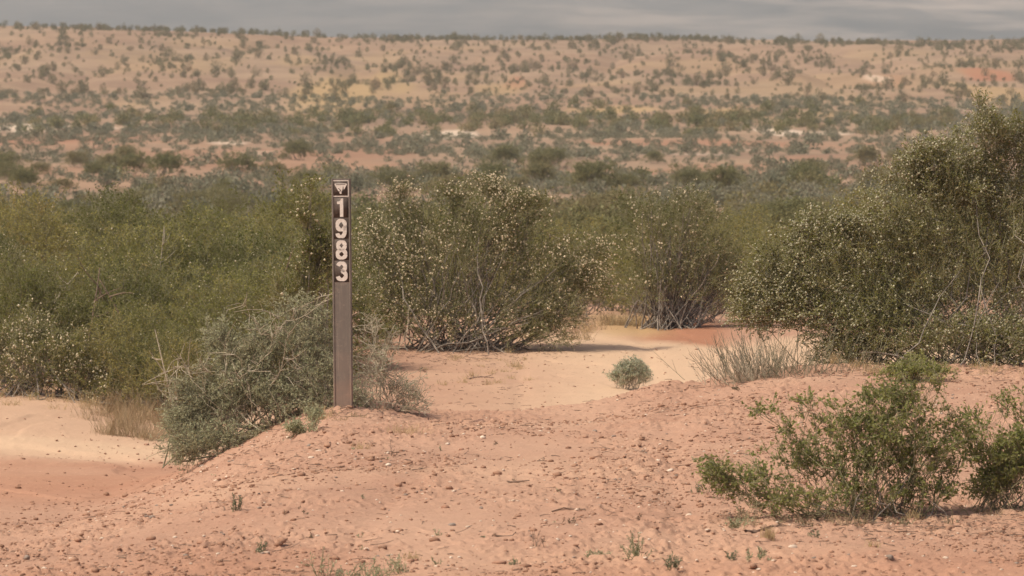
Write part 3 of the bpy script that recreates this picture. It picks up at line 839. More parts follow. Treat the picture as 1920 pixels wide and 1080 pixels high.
# ------------------------------------------------------------------ shared creosote models for the thicket and the valley
def template_bush(seed, h, wd, n_tips, leaf, nleaf, nseed, seeds_on, leaf_mat, label, n_main=26, stem_r=.009, L=.2):
    rng = np.random.default_rng(seed)
    root = thing('creosote_bush', (0, 0, 0), label, 'bush', 'creosote thicket')
    lumps = []
    for i in range(11):
        a = rng.uniform(0, 2 * math.pi); r = wd * .30 * math.sqrt(rng.random())
        rr = wd * rng.uniform(.17, .27)
        lumps.append((math.cos(a) * r, math.sin(a) * r, h * rng.uniform(.42, .80), rr, rr, rr * .85, 1.0))
    for i in range(5):
        a = rng.uniform(0, 2 * math.pi); r = wd * rng.uniform(.1, .42)
        lumps.append((math.cos(a) * r, math.sin(a) * r, h * rng.uniform(.80, .95), wd * .07, wd * .07, wd * .12, .16))
    for i in range(5):
        a = rng.uniform(0, 2 * math.pi)
        lumps.append((math.cos(a) * wd * .36, math.sin(a) * wd * .36, h * rng.uniform(.18, .4), wd * .14, wd * .14, wd * .12, .5))
    sprays = [make_spray(rng, L=L, nsub=5, nleaf=nleaf, leaf=leaf, nseed=nseed, twig_r=.0016) for _ in range(6)]
    S, Q, SP, SR = grow(rng, lumps, sprays, n_tips, base_r=(wd * .09, wd * .09), n_main=n_main, stem_r=stem_r, seed_r=.0058, low_cut=.04, seed_at=lambda P: P[:, 2] * 0 + seeds_on)
    plant_parts(root, rng, S, Q, SP, SR, 'stem', leaf_mat, sides=3)
    return root

NEAR = [template_bush(100 + i, 1.15, 1.6, 520, (.022, .012), 30, 3, (.55, .25, .12, .3)[i], 'creosote_leaf', 'olive creosote bush') for i in range(4)] + [template_bush(110, 1.0, 1.5, 260, (.020, .011), 14, 2, .2, 'creosote_leaf', 'olive creosote bush', 70, .006), template_bush(111, 1.3, 1.3, 420, (.022, .012), 30, 2, .1, 'creosote_leaf', 'olive creosote bush', 30)]
MIDB = [template_bush(120 + i, 1.15, 1.6, 240, (.050, .030), 26, 0, 0, 'far_creosote_leaf', 'olive creosote bush', 14, .010, .26) for i in range(4)]

used = set()
def place(src, x, d, scl, rz, label, group, sink=.03):
    s = (scl, scl, scl) if d < 66 else (scl * 1.15, scl * 1.15, scl * .8)
    loc = (x, d, float(land(np.array([x]), np.array([d]))[0]) - sink)
    if src.name not in used:
        used.add(src.name)
        src.location = loc; src.rotation_euler = (0, 0, rz); src.scale = s
        src['label'] = label; src['group'] = group
        return src
    return copy_thing(src, loc, rz, s, label, group)

rng = np.random.default_rng(5)
spots = []
def try_spot(x, d, r):
    for (a, b, c) in spots:
        if (x - a) ** 2 + ((d - b)) ** 2 < (r + c) ** 2 * .62: return False
    spots.append((x, d, r)); return True
for bx, bd in (((850 - 960) / F * 30.3, 30.3), ((1252 - 960) / F * 32.4, 32.4), ((90 - 960) / F * 26.3, 26.3), ((585 - 960) / F * 23.6, 23.6)):
    spots.append((bx, bd, .7))

def thicket(n, d0, d1, keep, sc0, sc1, models, labels, group, rr=.62):
    c = 0; tries = 0
    while c < n and tries < 6000:
        tries += 1
        d = math.exp(rng.uniform(math.log(d0), math.log(d1)))
        px = rng.uniform(-420, 2340); x = (px - 960) / F * d
        if not keep(px, d): continue
        s = rng.uniform(sc0, sc1)
        if not try_spot(x, d, rr * s): continue
        place(models[rng.integers(len(models))], x, d, s, rng.uniform(0, 6.28), labels(px, d), group)
        c += 1
    return c
GN = 'creosote bushes of the thicket'
def lab_near(px, d):
    if px < 640: return 'olive creosote bush in the dense thicket left of the numbered post'
    if px < 1180: return 'olive creosote bush standing behind the wide seeding creosote'
    return 'olive creosote bush between the red bank and the tall right creosote'
ct = [thicket(34, 26.6, 33, lambda px, d: px < 610 and d > 26.6 + max(0, (px - 330) / 300.0), .50, .76, NEAR, lab_near, GN),
      thicket(92, 33, 47, lambda px, d: px < 1150 or px > 1300 or d > 35.5, .50, .88, NEAR, lab_near, GN),
      thicket(85, 44, 68, lambda px, d: True, .48, .86, MIDB + NEAR[1:3], lab_near, GN)]
for px, d, sc in ((235, 26.4, .45), (300, 26.2, .42), (345, 25.9, .42), (265, 26.9, .5), (225, 27.6, .62), (300, 28.2, .66), (375, 27.4, .62), (455, 26.6, .6), (520, 27.4, .66), (400, 29.6, .74), (300, 30.2, .78), (200, 29.4, .74), (580, 28.8, .7), (640, 31.8, .7), (480, 30.5, .78)):
    place(NEAR[int(rng.integers(1, 4))], (px - 960) / F * d, d, sc, rng.uniform(0, 6.28), lab_near(px, d), GN)
def lab_mid(px, d):
    return 'blurred olive creosote bush on the reddish flat beyond the thicket'
GM = 'creosote bushes on the flat beyond the thicket'
ct.append(thicket(72, 68, 135, lambda px, d: fbm(np.array([px / 260.0]), np.array([d / 14.0]), 2, 401)[0] > .46, .5, 1.0, MIDB, lab_mid, GM))
ct.append(thicket(70, 135, 240, lambda px, d: fbm(np.array([px / 300.0]), np.array([d / 18.0]), 2, 411)[0] > .50, .55, 1.25, MIDB, lab_mid, GM))
print('creosotes', ct, 'of which', sum(ct))

# ------------------------------------------------------------------ sagebrush of the valley and shrubs of the far slope
def dome(seed, nq, size, w=1.0, h=.62, stems=6, mat='sage_leaf', name='sagebrush', cat='sagebrush'):
    rng = np.random.default_rng(seed)
    lobes = [(rng.normal() * .09 * w, rng.normal() * .09 * w, h * rng.uniform(.25, .48), rng.uniform(.24, .36) * w) for _ in range(7)]
    k = rng.integers(7, size=nq); Lb = np.array(lobes)[k]
    v = unit(rng.normal(size=(nq, 3))) * rng.random((nq, 1)) ** .4
    P = Lb[:, :3] + v * Lb[:, 3:4] * np.array([1, 1, .85 * h / .62])
    P[:, 2] = np.abs(P[:, 2] - .02) + .02
    Q = leaf_quads(P, unit(v + np.array([0, 0, .4]) + rng.normal(size=(nq, 3)) * .5), size, size * .7, rng)
    S = np.array([[0, 0, -.03, *(np.array(lobes[i][:3])), .015, .006] for i in range(stems)])
    root = bpy.data.objects.new(name, None)
    V, Fc = quads(Q); me = mk_mesh('foliage', V, Fc); add_attr(me, 'tint', np.repeat(rng.random(nq), 4))
    me.materials.append(MAT[mat])
    Vs, Fs = segs_mesh(S, 4)
    return me, V, Fc, Vs, Fs

SAGE = [dome(500 + i, 460, .075) for i in range(5)]
HILL = [dome(520 + i, 360, .085, 1.0, .95, mat='hill_leaf') for i in range(5)]

def one_mesh(model, mat):
    """leaves and stems of a small far shrub as one mesh"""
    me0, V, Fc, Vs, Fs = model
    me = mk_mesh('shrub', np.concatenate([V, Vs]), np.concatenate([Fc, Fs + len(V)]))
    add_attr(me, 'tint', np.concatenate([np.repeat(np.random.default_rng(1).random(len(V) // 4), 4), np.full(len(Vs), .1)]))
    me.materials.append(MAT[mat]); me.materials.append(MAT['stem'])
    mi = np.zeros(len(me.polygons), dtype=np.int32); mi[len(Fc):] = 1
    me.polygons.foreach_set('material_index', mi)
    return me
SAGE_M = [one_mesh(m, 'sage_leaf') for m in SAGE]
HILL_M = [one_mesh(m, 'hill_leaf') for m in HILL]
SAGE_G = [one_mesh(m, 'far_creosote_leaf') for m in SAGE[:3]]

def scatter(n, d0, d1, dens, seed):
    r = np.random.default_rng(seed)
    out = []
    while len(out) < n:
        m = n * 4
        d = np.sqrt(r.uniform(d0 ** 2, d1 ** 2, m)); px = r.uniform(-560, 2480, m)
        x = (px - 960) / F * d
        ok = r.random(m) < dens(px, d, x)
        out += list(zip(x[ok], d[ok], px[ok]))
    return np.array(out[:n])

def field(pts, sizes, models, mats_names, name, cat, label_fn, group, n_ind, stuff_name, stuff_label, low_models, low_mat, seed):
    """the n_ind shrubs that show largest as things of their own, the rest as one mass"""
    r = np.random.default_rng(seed)
    inside = (pts[:, 2] > -30) & (pts[:, 2] < 1950)
    show = sizes / pts[:, 1] * np.where(inside, 1, .0001)
    order = np.argsort(-show)
    z = land(pts[:, 0], pts[:, 1])
    for i in order[:n_ind]:
        me = models[r.integers(len(models))]
        o = bpy.data.objects.new(name, me); COL.objects.link(o)
        s = sizes[i]
        o.location = (pts[i, 0], pts[i, 1], z[i] - .02)
        o.scale = (s * r.uniform(.85, 1.15), s * r.uniform(.85, 1.15), s * r.uniform(.8, 1.15)); o.rotation_euler = (0, 0, r.uniform(0, 6.28))
        tag(o, label_fn(pts[i, 2], pts[i, 1]), cat, group)
    rest = order[n_ind:]
    Vs, Fs, T = [], [], []
    off = 0
    for i in rest:
        me0, V, Fc, _, _ = low_models[r.integers(len(low_models))]
        pick = r.permutation(len(Fc))[:130]
        v = V.reshape(-1, 4, 3)[pick].copy()
        c = v.mean(1, keepdims=True); v = (c + (v - c) * 1.55) * sizes[i] * np.array([1, 1, r.uniform(.8, 1.15)])
        a = r.uniform(0, 6.28); ca, sa = math.cos(a), math.sin(a)
        v = np.stack([v[..., 0] * ca - v[..., 1] * sa, v[..., 0] * sa + v[..., 1] * ca, v[..., 2]], -1) + np.array([pts[i, 0], pts[i, 1], z[i] - .02])
        Vs.append(v.reshape(-1, 3)); T.append(np.repeat(np.clip(r.random(len(pick)) * .6 + r.random() * .4, 0, 1), 4))
    V = np.concatenate(Vs)
    me = mk_mesh(stuff_name, V, np.arange(len(V)).reshape(-1, 4)); add_attr(me, 'tint', np.concatenate(T))
    o = link(stuff_name, me, mat=MAT[low_mat])
    tag(o, stuff_label, 'scrub', kind='stuff')

# valley floor: grey-green sage in bands
def dens_valley(px, d, x):
    n = fbm(x / 9.0, d / 22.0, 3, 601)
    band = .42 + .55 * ss(285, 310, d) * (1 - ss(350, 400, d)) + .45 * (1 - ss(170, 215, d)) + .4 * ss(235, 245, d) * (1 - ss(258, 268, d))
    return np.clip(band * ss(.30, .62, n) + .10, 0, 1)
pv = scatter(11000, 75, 400, dens_valley, 61)
rv = np.random.default_rng(62)
szv = np.clip(rv.lognormal(math.log(.56), .42, len(pv)), .25, 1.5)
def lab_v(px, d):
    return 'low grey-green sagebrush mound on the valley floor beyond the thicket'
field(pv, szv, SAGE_M + SAGE_M + SAGE_G, None, 'sagebrush', 'sagebrush', lab_v, 'sagebrush on the valley floor', 290, 'valley_scrub', 'grey-green low scrub covering the far valley floor', SAGE, 'sage_leaf', 63)
# bigger olive shrubs in the valley bands
def dens_olive(px, d, x):
    c = np.exp(-((px - 700) / 420) ** 2) * np.exp(-((d - 335) / 22) ** 2) + .8 * np.exp(-((px - 1500) / 500) ** 2) * np.exp(-((d - 330) / 18) ** 2) + .03
    return np.clip(c, 0, 1)
# far slope
def dens_slope(px, d, x):
    n = fbm(x / 10.0, d / 26.0, 3, 611)
    return np.clip(.22 + .7 * ss(.40, .66, n) * ss(.3, .6, fbm(x / 4.0 + d / 60.0, d / 60.0, 2, 613)), 0, 1) * (1 - .5 * (1 - ss(390, 420, d)))
ps = scatter(4300, 380, 616, dens_slope, 71)
crest = scatter(800, 598, 622, lambda px, d, x: np.clip(ss(.28, .5, fbm(x / 5.0, d / 60.0, 2, 615)), .35, 1), 73)
ps = np.concatenate([ps, crest])
rs = np.random.default_rng(72)
szs = np.clip(rs.lognormal(math.log(.56), .50, len(ps)), .22, 1.7)
szs[4300:] = rs.uniform(.7, 1.25, 800)
def lab_s(px, d):
    return 'dark brushy shrub lined up along the far ridge crest' if d > 596 else 'small brown-olive shrub dotted on the tan far slope'
field(ps, szs, HILL_M, None, 'hill_shrub', 'shrub', lab_s, 'shrubs dotted over the far slope', 290, 'slope_scrub', 'tiny brown-olive scrub speckling the far slope', HILL, 'hill_leaf', 74)
po = scatter(330, 290, 372, dens_olive, 75)
ro = np.random.default_rng(76)
MO = [dome(540 + i, 320, .09, 1.0, .7, mat='far_creosote_leaf') for i in range(3)]
field(po, ro.uniform(.9, 1.8, len(po)), [one_mesh(m, 'far_creosote_leaf') for m in MO], None, 'valley_shrub', 'shrub', lambda px, d: 'olive green shrub in the darker green band across the valley', 'olive shrubs of the green valley band', 200, 'olive_scrub', 'olive scrub of the darker green valley band', MO, 'far_creosote_leaf', 77)

# ------------------------------------------------------------------ stones, clods, twigs
def ico(sub=2):
    bm = bmesh.new(); bmesh.ops.create_icosphere(bm, subdivisions=sub, radius=1)
    V = np.array([v.co[:] for v in bm.verts]); Fc = np.array([[v.index for v in f.verts] for f in bm.faces]); bm.free()
    return V, Fc
IV1, IF1 = ico(1); IV2, IF2 = ico(2)

def rock_verts(rng, IV, flat=.6):
    P = IV.copy()
    for _ in range(6):
        n = unit(rng.normal(size=3)); o = rng.uniform(.55, .85)
        dd = P @ n - o
        P = P - np.clip(dd, 0, 9)[:, None] * n * .9
    P *= np.array([rng.uniform(.8, 1.3), rng.uniform(.7, 1.1), flat * rng.uniform(.7, 1.2)])
    return P + rng.normal(size=P.shape) * .03

def scatter_bits(name, n, region, size, mat, seed, label, cat, flat=.55, sink=.35, IV=IV1, IFc=IF1):
    r = np.random.default_rng(seed)
    shapes = [rock_verts(r, IV, flat) for _ in range(24)]
    pts = region(r, n)
    z = ground_z(pts[:, 0], pts[:, 1])
    s = size(r, len(pts))
    Vs = np.empty((len(pts), len(IV), 3))
    for i in range(len(pts)):
        a = r.uniform(0, 6.28); ca, sa = math.cos(a), math.sin(a)
        v = shapes[r.integers(24)] * s[i]
        Vs[i] = np.stack([v[:, 0] * ca - v[:, 1] * sa, v[:, 0] * sa + v[:, 1] * ca, v[:, 2]], 1) + [pts[i, 0], pts[i, 1], z[i] + s[i] * flat * (1 - sink) * .5]
    Fc = (np.arange(len(pts)) * len(IV))[:, None, None] + IFc[None]
    o = link(name, mk_mesh(name, Vs.reshape(-1, 3), Fc.reshape(-1, 3), False), mat=MAT[mat])
    tag(o, label, cat, kind='stuff')
    return o

def mound_region(lo=13.2, hi=22.0, patchy=.55):
    def f(r, n):
        out = np.zeros((0, 2))
        while len(out) < n:
            d = r.uniform(lo, hi, n * 3); x = r.uniform(-.165, .165, n * 3) * d
            w = moundness(x, d) * (1 - patchy + patchy * ss(.36, .70, fbm(x * 1.7, d * 1.1, 4, 51)) ** 1.3) * (1 - .55 * swath(x, d))
            ok = r.random(n * 3) < w
            out = np.concatenate([out, np.stack([x[ok], d[ok]], 1)])
        return out[:n]
    return f
scatter_bits('soil_crumbs', 24000, mound_region(patchy=.85), lambda r, n: np.clip(r.lognormal(math.log(.0040), .58, n), .0018, .020), 'clod', 801, 'loose crumbs and crusts of reddish soil over the mound', 'soil crumbs')
scatter_bits('gravel', 1100, mound_region(patchy=.3), lambda r, n: np.clip(r.lognormal(math.log(.0052), .4, n), .003, .012), 'stone_pale', 802, 'fine pale gravel scattered over the dirt mound', 'gravel')
scatter_bits('dark_gravel', 500, mound_region(patchy=.5), lambda r, n: np.clip(r.lognormal(math.log(.0055), .4, n), .003, .013), 'stone_grey', 803, 'fine dark gravel scattered over the dirt mound', 'gravel')

def wash_region(r, n):
    d = r.uniform(16, 27, n * 3); x = r.uniform(-.18, -.07, n * 3) * d
    k = (1 - moundness(x, d)) * (.15 + ss(.45, .65, fbm(x * 1.5, d * .9, 3, 55))) > r.random(n * 3)
    return np.stack([x[k], d[k]], 1)[:n]
def path_region(r, n):
    d = r.uniform(25, 31, n); x = r.uniform(-.03, .05, n) * d
    return np.stack([x, d], 1)
scatter_bits('wash_crumbs', 1500, wash_region, lambda r, n: np.clip(r.lognormal(math.log(.0050), .55, n), .0025, .022), 'clod', 804, 'loose reddish crumbs strewn over the sandy wash at left', 'soil crumbs')
scatter_bits('path_crumbs', 500, path_region, lambda r, n: np.clip(r.lognormal(math.log(.0050), .5, n), .0025, .018), 'clod', 805, 'sparse reddish crumbs on the pale sandy path', 'soil crumbs')

def twig_litter():
    r = np.random.default_rng(811)
    pts = mound_region(patchy=.9)(r, 1500)
    extra = np.stack([r.uniform(-.75, .1, 160), r.uniform(26, 30.3, 160)], 1)
    under = np.concatenate([np.stack([r.normal(1.3, .28, 500), r.normal(15.2, .28, 500)], 1), np.stack([r.normal(1.85, .15, 150), r.normal(15.4, .25, 150)], 1), np.stack([r.normal(-.85, .2, 260), r.normal(20.0, .25, 260)], 1), np.stack([r.normal(1.8, .6, 500), r.normal(21.2, .3, 500)], 1), np.stack([r.normal(-.4, .4, 400), r.normal(29.9, .4, 400)], 1)])
    pts = np.concatenate([pts, extra, under])
    z = ground_z(pts[:, 0], pts[:, 1])
    S = []
    for (x, d), zz in zip(pts, z):
        l = float(np.clip(r.lognormal(-3.6, .6), .008, .08)); a = r.uniform(0, 6.28); dv = np.array([math.cos(a), math.sin(a), r.normal() * .12])
        p0 = np.array([x, d, zz + .004]); m = p0 + dv * l * .5 + r.normal(size=3) * l * .08; m[2] = zz + .006
        S.append(poly_segs(bez(p0, m, p0 + dv * l, 3), r.uniform(.0008, .0022), .0008))
    V, Fc = segs_mesh(np.concatenate(S), 4)
    o = link('twig_litter', mk_mesh('twig_litter', V, Fc), mat=MAT['dead_wood'])
    tag(o, 'small broken brown twigs littering the dirt', 'litter', kind='stuff')
twig_litter()

def stone(px, py, size, mat, label, seed, flat=.55, group=None):
    r = np.random.default_rng(seed)
    x, d = on_ground(px, py)
    o = link('stone', mk_mesh('stone', rock_verts(r, IV2, flat) * size, IF2, False), mat=MAT[mat])
    o.location = (x, d, gz(x, d) + size * flat * .3); o.rotation_euler = (0, 0, r.uniform(0, 6.28))
    tag(o, label, 'stone', group)
stone(848, 988, .024, 'stone_grey', 'flat grey stone lying on the open dirt below the middle of the mound', 900, .3)
stone(45, 1057, .017, 'stone_grey', 'dark stone on the dirt in the lower left corner', 901, .7)
stone(378, 873, .017, 'stone_grey', 'round grey stone on the left flank of the mound', 902, .7)
stone(935, 1058, .024, 'stone_rust', 'flat rust-brown stone near the bottom edge, right of the middle sprigs', 903, .45)
stone(1055, 1062, .014, 'stone_grey', 'dark small stone at the bottom edge right of the rust-brown slab', 904, .6)
stone(282, 978, .016, 'stone_grey', 'dark grey stone on the lower left foot of the mound', 905, .7)
stone(1258, 884, .016, 'stone_pale', 'pale rounded stone on the dirt left of the bright green bush', 906, .7)
stone(728, 878, .016, 'stone_pale', 'pale chip of stone below the straw grass right of the post', 907, .6)
stone(1116, 808, .014, 'stone_grey', 'dark stone alone in the middle of the upper mound', 908, .7)
stone(905, 826, .012, 'stone_pale', 'white stone above a cluster of pale chips on the upper mound', 909, .8)
stone(1490, 1030, .016, 'stone_pale', 'white angular stone on the dirt below the bright green bush', 910, .6)
stone(1565, 1050, .015, 'stone_rust', 'rust-brown lump at the bottom below the bright green bush', 911, .7)
stone(1672, 1060, .015, 'stone_grey', 'blue-grey stone at the bottom edge below the bright green bush', 912, .7)
rng = np.random.default_rng(920)
for i in range(70):
    px, py = rng.uniform(20, 1900), rng.uniform(800, 1075)
    if py < 1000 and px < 400: continue
    if 1330 < px < 1850 and py < 980: continue
    k = rng.random()
    mt, lb = ('stone_pale', 'small pale stone lying loose on the reddish dirt') if k < .55 else (('stone_rust', 'small rust-coloured stone lying loose on the reddish dirt') if k < .8 else ('stone_grey', 'small dark grey stone lying loose on the reddish dirt'))
    stone(px, py, float(np.clip(rng.lognormal(math.log(.0085), .35), .005, .016)), mt, lb, 1000 + i, rng.uniform(.45, .75), 'loose stones on the dirt')

def stick(px, py, length, ang, r0, label, seed, lift=.0, forks=2):
    r = np.random.default_rng(seed)
    x, d = on_ground(px, py); z = gz(x, d)
    dv = np.array([math.cos(ang), math.sin(ang), lift]); p0 = np.zeros(3)
    P = bez(p0, dv * length * .5 + r.normal(size=3) * length * .07, dv * length, 6)
    P[:, 2] += [float(ground_z(np.array([x + a]), np.array([d + b]))[0]) - z + r0 for a, b in P[:, :2]]
    S = [poly_segs(P, r0, r0 * .5)]
    for k in range(forks):
        i = r.integers(1, 5); d2 = unit(dv + r.normal(size=3) * .6 * np.array([1, 1, .3])); l2 = length * r.uniform(.2, .4)
        q = bez(P[i], P[i] + d2 * l2 * .5, P[i] + d2 * l2, 3); q[:, 2] = np.maximum(q[:, 2], P[i, 2] - .002)
        S.append(poly_segs(q, r0 * .7, r0 * .35))
    V, Fc = segs_mesh(np.concatenate(S), 5)
    o = link('fallen_stick', mk_mesh('fallen_stick', V, Fc, True), mat=MAT['dead_wood'], loc=(x, d, z))
    tag(o, label, 'stick')
stick(1035, 960, .13, .2, .003, 'thin forked stick lying on the middle of the dirt', 1)
stick(1400, 1000, .34, 1.0, .006, 'grey-brown dead branch lying under the left skirt of the bright green bush', 2, .02)
stick(1565, 970, .18, .5, .004, 'pale dead stick leaning up out of the base of the bright green bush', 3, .55)
stick(880, 712, .16, .1, .005, 'dark dead branch lying on the sand left of the path', 4, .03, 3)
stick(950, 906, .09, .1, .004, 'short dark curved twig lying in the middle of the mound', 5, .05, 3)
stick(1660, 1023, .18, -.1, .003, 'straight thin stick lying below the bright green bush', 6)
stick(300, 788, .32, -.55, .007, 'long weathered stick lying along the left bank under the brush', 7)
stick(20, 735, .5, .35, .016, 'thick grey dead branch jutting from the brush at the left edge', 8, .25, 4)
stick(930, 1013, .07, .15, .004, 'short thick twig lying above the rust-brown slab', 9)
stick(1090, 973, .14, .25, .002, 'long thin pale twig beside the dry weed in the lower middle', 10)

# ------------------------------------------------------------------ dry grass tufts, sprigs and weeds
def tuft(px, py, h, n, label, seed, spread=.35, zone=.02, mat='straw', d=None, group=None, name='grass_tuft', r0=.0011):
    r = np.random.default_rng(seed)
    if d is None: x, d = on_ground(px, py)
    else: x = (px - 960) / F * d
    S = []
    for i in range(n):
        b = np.array([r.normal() * zone, r.normal() * zone, -.01])
        dv = unit(np.array([r.normal() * spread, r.normal() * spread, 1])); l = h * r.uniform(.5, 1.1)
        P = bez(b, b + dv * l * .6, b + dv * l + np.array([dv[0], dv[1], -.2]) * l * .25, 3)
        S.append(poly_segs(P, r0, r0 * .4))
    V, Fc = segs_mesh(np.concatenate(S), 3)
    o = link(name, mk_mesh(name, V, Fc, True), mat=MAT[mat], loc=(x, d, gz(x, d)))
    tag(o, label, 'grass tuft', group)
tuft(1566, 690, .075, 90, 'upright straw-yellow grass tuft below the broom-like shrub', 40, .18, .012)
tuft(1530, 690, .05, 40, 'thin straw tuft just left of the upright straw-yellow tuft', 41, .3, .02)
tuft(1608, 692, .055, 30, 'thin straw tuft just right of the upright straw-yellow tuft', 42, .3, .015)
tuft(760, 812, .075, 120, 'wide loose pale straw tuft on the mound right of the post', 43, .55, .045, r0=.0007)
tuft(672, 845, .05, 60, 'small straw tuft on the mound below the post', 44, .4, .02, r0=.0008)
tuft(606, 786, .075, 70, 'dry straw tuft at the left foot of the post', 45, .25, .03, r0=.0013)
tuft(640, 792, .035, 36, 'little straw tuft in front of the post base', 56, .5, .025, 'dry_grass', r0=.0012)
tuft(668, 788, .05, 50, 'short dry grass tuft at the right foot of the post', 51, .5, .02, 'dry_grass')
tuft(560, 815, .05, 40, 'dry grass tuft under the small olive plant by the post', 52, .4, .03, 'dry_grass')
tuft(1400, 985, .07, 50, 'brown dry grass tuft beneath the left tip of the bright green bush', 53, .35, .03, 'dry_grass')
tuft(1600, 985, .06, 60, 'brown dry grass tuft in the shade of the bright green bush', 54, .4, .05, 'dry_grass')
tuft(1850, 965, .05, 50, 'brown dry grass tuft between the two green foreground bushes', 55, .4, .04, 'dry_grass')
tuft(1443, 1012, .055, 70, 'upright straw tuft under the left end of the bright green bush', 46, .2, .012)
tuft(1715, 975, .045, 50, 'short straw tuft right below the bright green bush trunk', 47, .3, .015)
tuft(1640, 1030, .04, 30, 'small straw tuft at the bottom below the bright green bush', 48, .3, .012)
tuft(770, 1055, .045, 40, 'reddish straw tuft beside the sprigs at the bottom', 49, .3, .012)
rng = np.random.default_rng(50)
for i in range(130):
    px = rng.normal(280, 80); d = rng.uniform(24.4, 27.2)
    if px < 150 or px > 420: continue
    tuft(px, 0, rng.uniform(.06, .2) * (1 if rng.random() < .8 else 1.4), int(rng.integers(14, 46)), 'dry tan grass tuft in the gap between the left bank and the wispy shrub', 2000 + i, .35, .035, d=d, group='dry grass behind the left bank', r0=.0011, mat='dry_grass')
for i in range(26):
    px = rng.uniform(-60, 215); d = 25.6 + rng.uniform(0, 1.2)
    tuft(px, 0, rng.uniform(.05, .12), 24, 'short dry grass tuft along the crest of the left bank', 2100 + i, .4, .03, d=d, group='dry grass on the left bank', r0=.0012)
for i in range(64):
    px = rng.uniform(985, 1230); d = rng.uniform(31.0, 34.0)
    if px > 1130: d = max(d, 32.8)
    tuft(px, 0, rng.uniform(.05, .15), 30, 'dry tan grass tuft between the wide creosote and the red bank', 2200 + i, .4, .04, d=d, group='dry grass beyond the path', r0=.0012, mat='dry_grass' if i % 3 else 'straw')
for i in range(24):
    px = rng.uniform(790, 1000); d = rng.uniform(27.5, 30.2)
    tuft(px, 0, rng.uniform(.03, .07), 30, 'little dry grass tuft on the sand below the wide creosote', 2300 + i, .45, .02, d=d, group='dry grass below the wide creosote', r0=.0011)
for i in range(26):
    px = rng.uniform(1590, 1960); d = rng.uniform(20.9, 21.5)
    tuft(px, 0, rng.uniform(.03, .08), 30, 'short dry grass tuft under the tall right creosote', 2400 + i, .35, .03, d=d, group='dry grass under the tall creosote', r0=.0010)

def sprig(px, py, h, w, n, label, seed, leaf='grey_leaf', nleaf=16, group=None, dens=1.0, size=(.008, .0032)):
    r = np.random.default_rng(seed)
    x, d = on_ground(px, py); z = gz(x, d)
    root = thing('desert_weed', (x, d, z), label, 'weed', group)
    S, LP, LD = [], [], []
    for i in range(n):
        b = np.array([r.normal() * w * .25, r.normal() * w * .25, -.008])
        dv = unit(np.array([r.normal() * w / h * .6, r.normal() * w / h * .6, 1])); l = h * r.uniform(.5, 1.1)
        P = bez(b, b + dv * l * .5 + r.normal(size=3) * l * .08, b + dv * l, 4)
        S.append(poly_segs(P, .0013, .0006))
        for q in range(r.integers(1, 4)):
            k = r.integers(1, 4); d2 = unit(dv + r.normal(size=3) * .55); l2 = l * r.uniform(.2, .45)
            T = bez(P[k], P[k] + d2 * l2 * .5, P[k] + d2 * l2, 2); S.append(poly_segs(T, .0009, .0005))
            for m in range(int(nleaf * .4)):
                t = r.random(); LP.append(T[0] + (T[-1] - T[0]) * t); LD.append(unit(d2 + r.normal(size=3) * .6))
        for m in range(nleaf):
            t = r.uniform(.15, 1) * 3.99; k = int(t); LP.append(P[k] + (P[k + 1] - P[k]) * (t - k)); LD.append(unit(dv * .6 + r.normal(size=3) * .55))
    Q = leaf_quads(np.array(LP), np.array(LD), size[0], size[1], r) if nleaf else None
    plant_parts(root, r, np.concatenate(S), Q, None, None, 'dead_wood' if nleaf < 6 else 'stem', leaf, sides=3)
sprig(600, 1083, .10, .05, 8, 'tall thin green sprig at the bottom edge, leftmost of the bottom sprigs', 60)
sprig(650, 1092, .075, .08, 14, 'low green weed cut by the bottom edge beside the tall thin sprig', 61, dens=1)
sprig(700, 1088, .08, .09, 18, 'bushy green weed at the bottom edge left of centre', 62)
sprig(750, 1078, .075, .05, 10, 'green weed with upright tips at the bottom, right of the bushy weed', 63)
sprig(820, 1066, .035, .025, 4, 'small dark sprig standing alone at the bottom of the dirt', 64, nleaf=8)
sprig(1120, 1047, .045, .065, 22, 'low dense green weed at the bottom left of the taller weed', 65)
sprig(1192, 1054, .10, .06, 18, 'taller pale green weed standing at the bottom right of the middle', 66)
sprig(1262, 1072, .055, .045, 12, 'small green weed at the bottom right of the taller pale green weed', 67)
sprig(1368, 1058, .035, .03, 6, 'small grey-green weed at the bottom left under the bright green bush', 68)
sprig(1425, 1057, .05, .06, 13, 'wider grey-green weed at the bottom under the bright green bush', 69)
sprig(1530, 1010, .04, .035, 6, 'grey weed in the dirt below the middle of the bright green bush', 70, nleaf=10)
sprig(440, 966, .075, .035, 9, 'green sprig on the lower left part of the mound', 71)
sprig(487, 1036, .055, .04, 8, 'green sprig on the dirt at the lower left', 72)
sprig(965, 1060, .035, .03, 8, 'small fan of dry greenish stalks near the bottom centre', 73, nleaf=6)
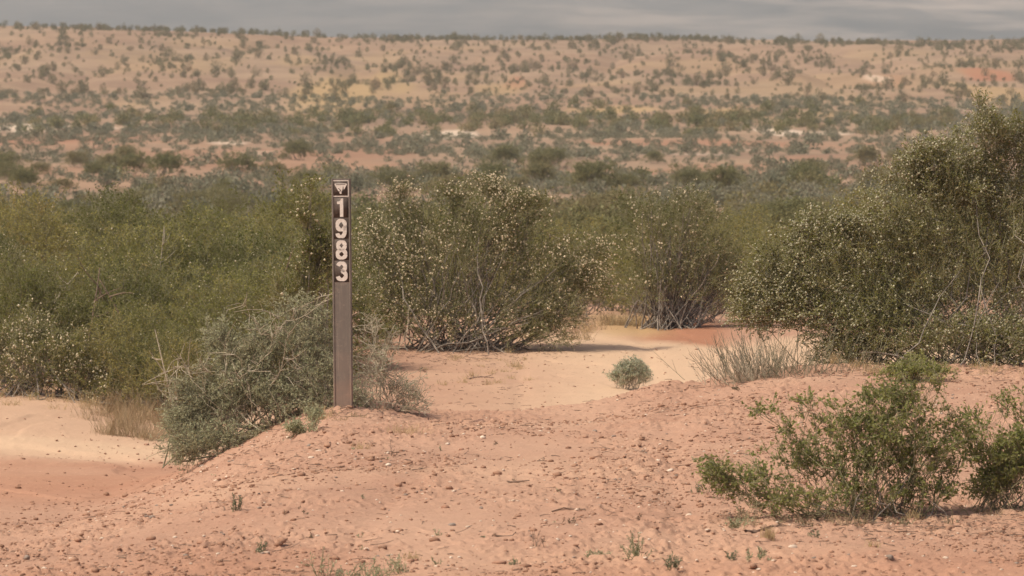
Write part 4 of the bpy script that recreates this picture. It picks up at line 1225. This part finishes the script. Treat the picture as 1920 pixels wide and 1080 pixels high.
sprig(1068, 985, .04, .05, 8, 'dry pale weed in the lower middle of the dirt', 74, 'dry_leaf', 4)
sprig(1012, 1030, .06, .05, 5, 'dark dry forked weed near the bottom centre', 75, 'dry_leaf', 3)
sprig(735, 862, .075, .045, 4, 'bare dark forked seedling casting a shadow under the straw grass', 76, 'dry_leaf', 2)
sprig(818, 1008, .03, .02, 4, 'tiny dark sprig left of the flat grey stone', 77, nleaf=7)
sprig(905, 1018, .014, .015, 6, 'tiny green rosette on the dirt right of the flat grey stone', 78)
sprig(378, 842, .03, .03, 8, 'little dull green weed on the left flank of the mound', 79)
sprig(1310, 925, .05, .04, 5, 'faint green sprig left of the bright green bush', 80, nleaf=10)
sprig(1300, 870, .035, .03, 4, 'faint pale sprig above the left tip of the bright green bush', 81, nleaf=8)
sprig(1380, 990, .06, .06, 14, 'brownish green weed under the left tip of the bright green bush', 82, 'grey_leaf', 14)
sprig(1510, 985, .05, .08, 12, 'dry brown weed under the middle of the bright green bush', 83, 'dry_leaf', 12)
sprig(1680, 960, .08, .08, 16, 'dry brown weed at the trunk of the bright green bush', 84, 'dry_leaf', 12)
sprig(1500, 775, .04, .04, 6, 'faint small sprig on the mound under the broom-like shrub', 85, nleaf=8)
sprig(1380, 735, .025, .035, 12, 'little brown weed on the mound crest at the end of the path', 86, 'dry_leaf', 8)
rng = np.random.default_rng(87)
for i in range(22):
    px, py = rng.uniform(1390, 1800), rng.uniform(950, 1000)
    sprig(px, py, rng.uniform(.03, .075), .05, 7, 'dry brown weed stalks in the litter under the bright green bush', 3100 + i, 'dry_leaf', 9, 'dry stalks under the bright green bush')
for i in range(26):
    px, py = rng.uniform(380, 1340), rng.uniform(830, 1075)
    sprig(px, py, rng.uniform(.012, .03), .02, 3, 'tiny dry stalk poking out of the reddish dirt', 3000 + i, 'dry_leaf' if rng.random() < .6 else 'grey_leaf', 5, 'tiny stalks in the dirt')

# unused models would sit at the origin: drop them
for src in NEAR + MIDB:
    if src.name not in used:
        for c in list(src.children): bpy.data.objects.remove(c)
        bpy.data.objects.remove(src)
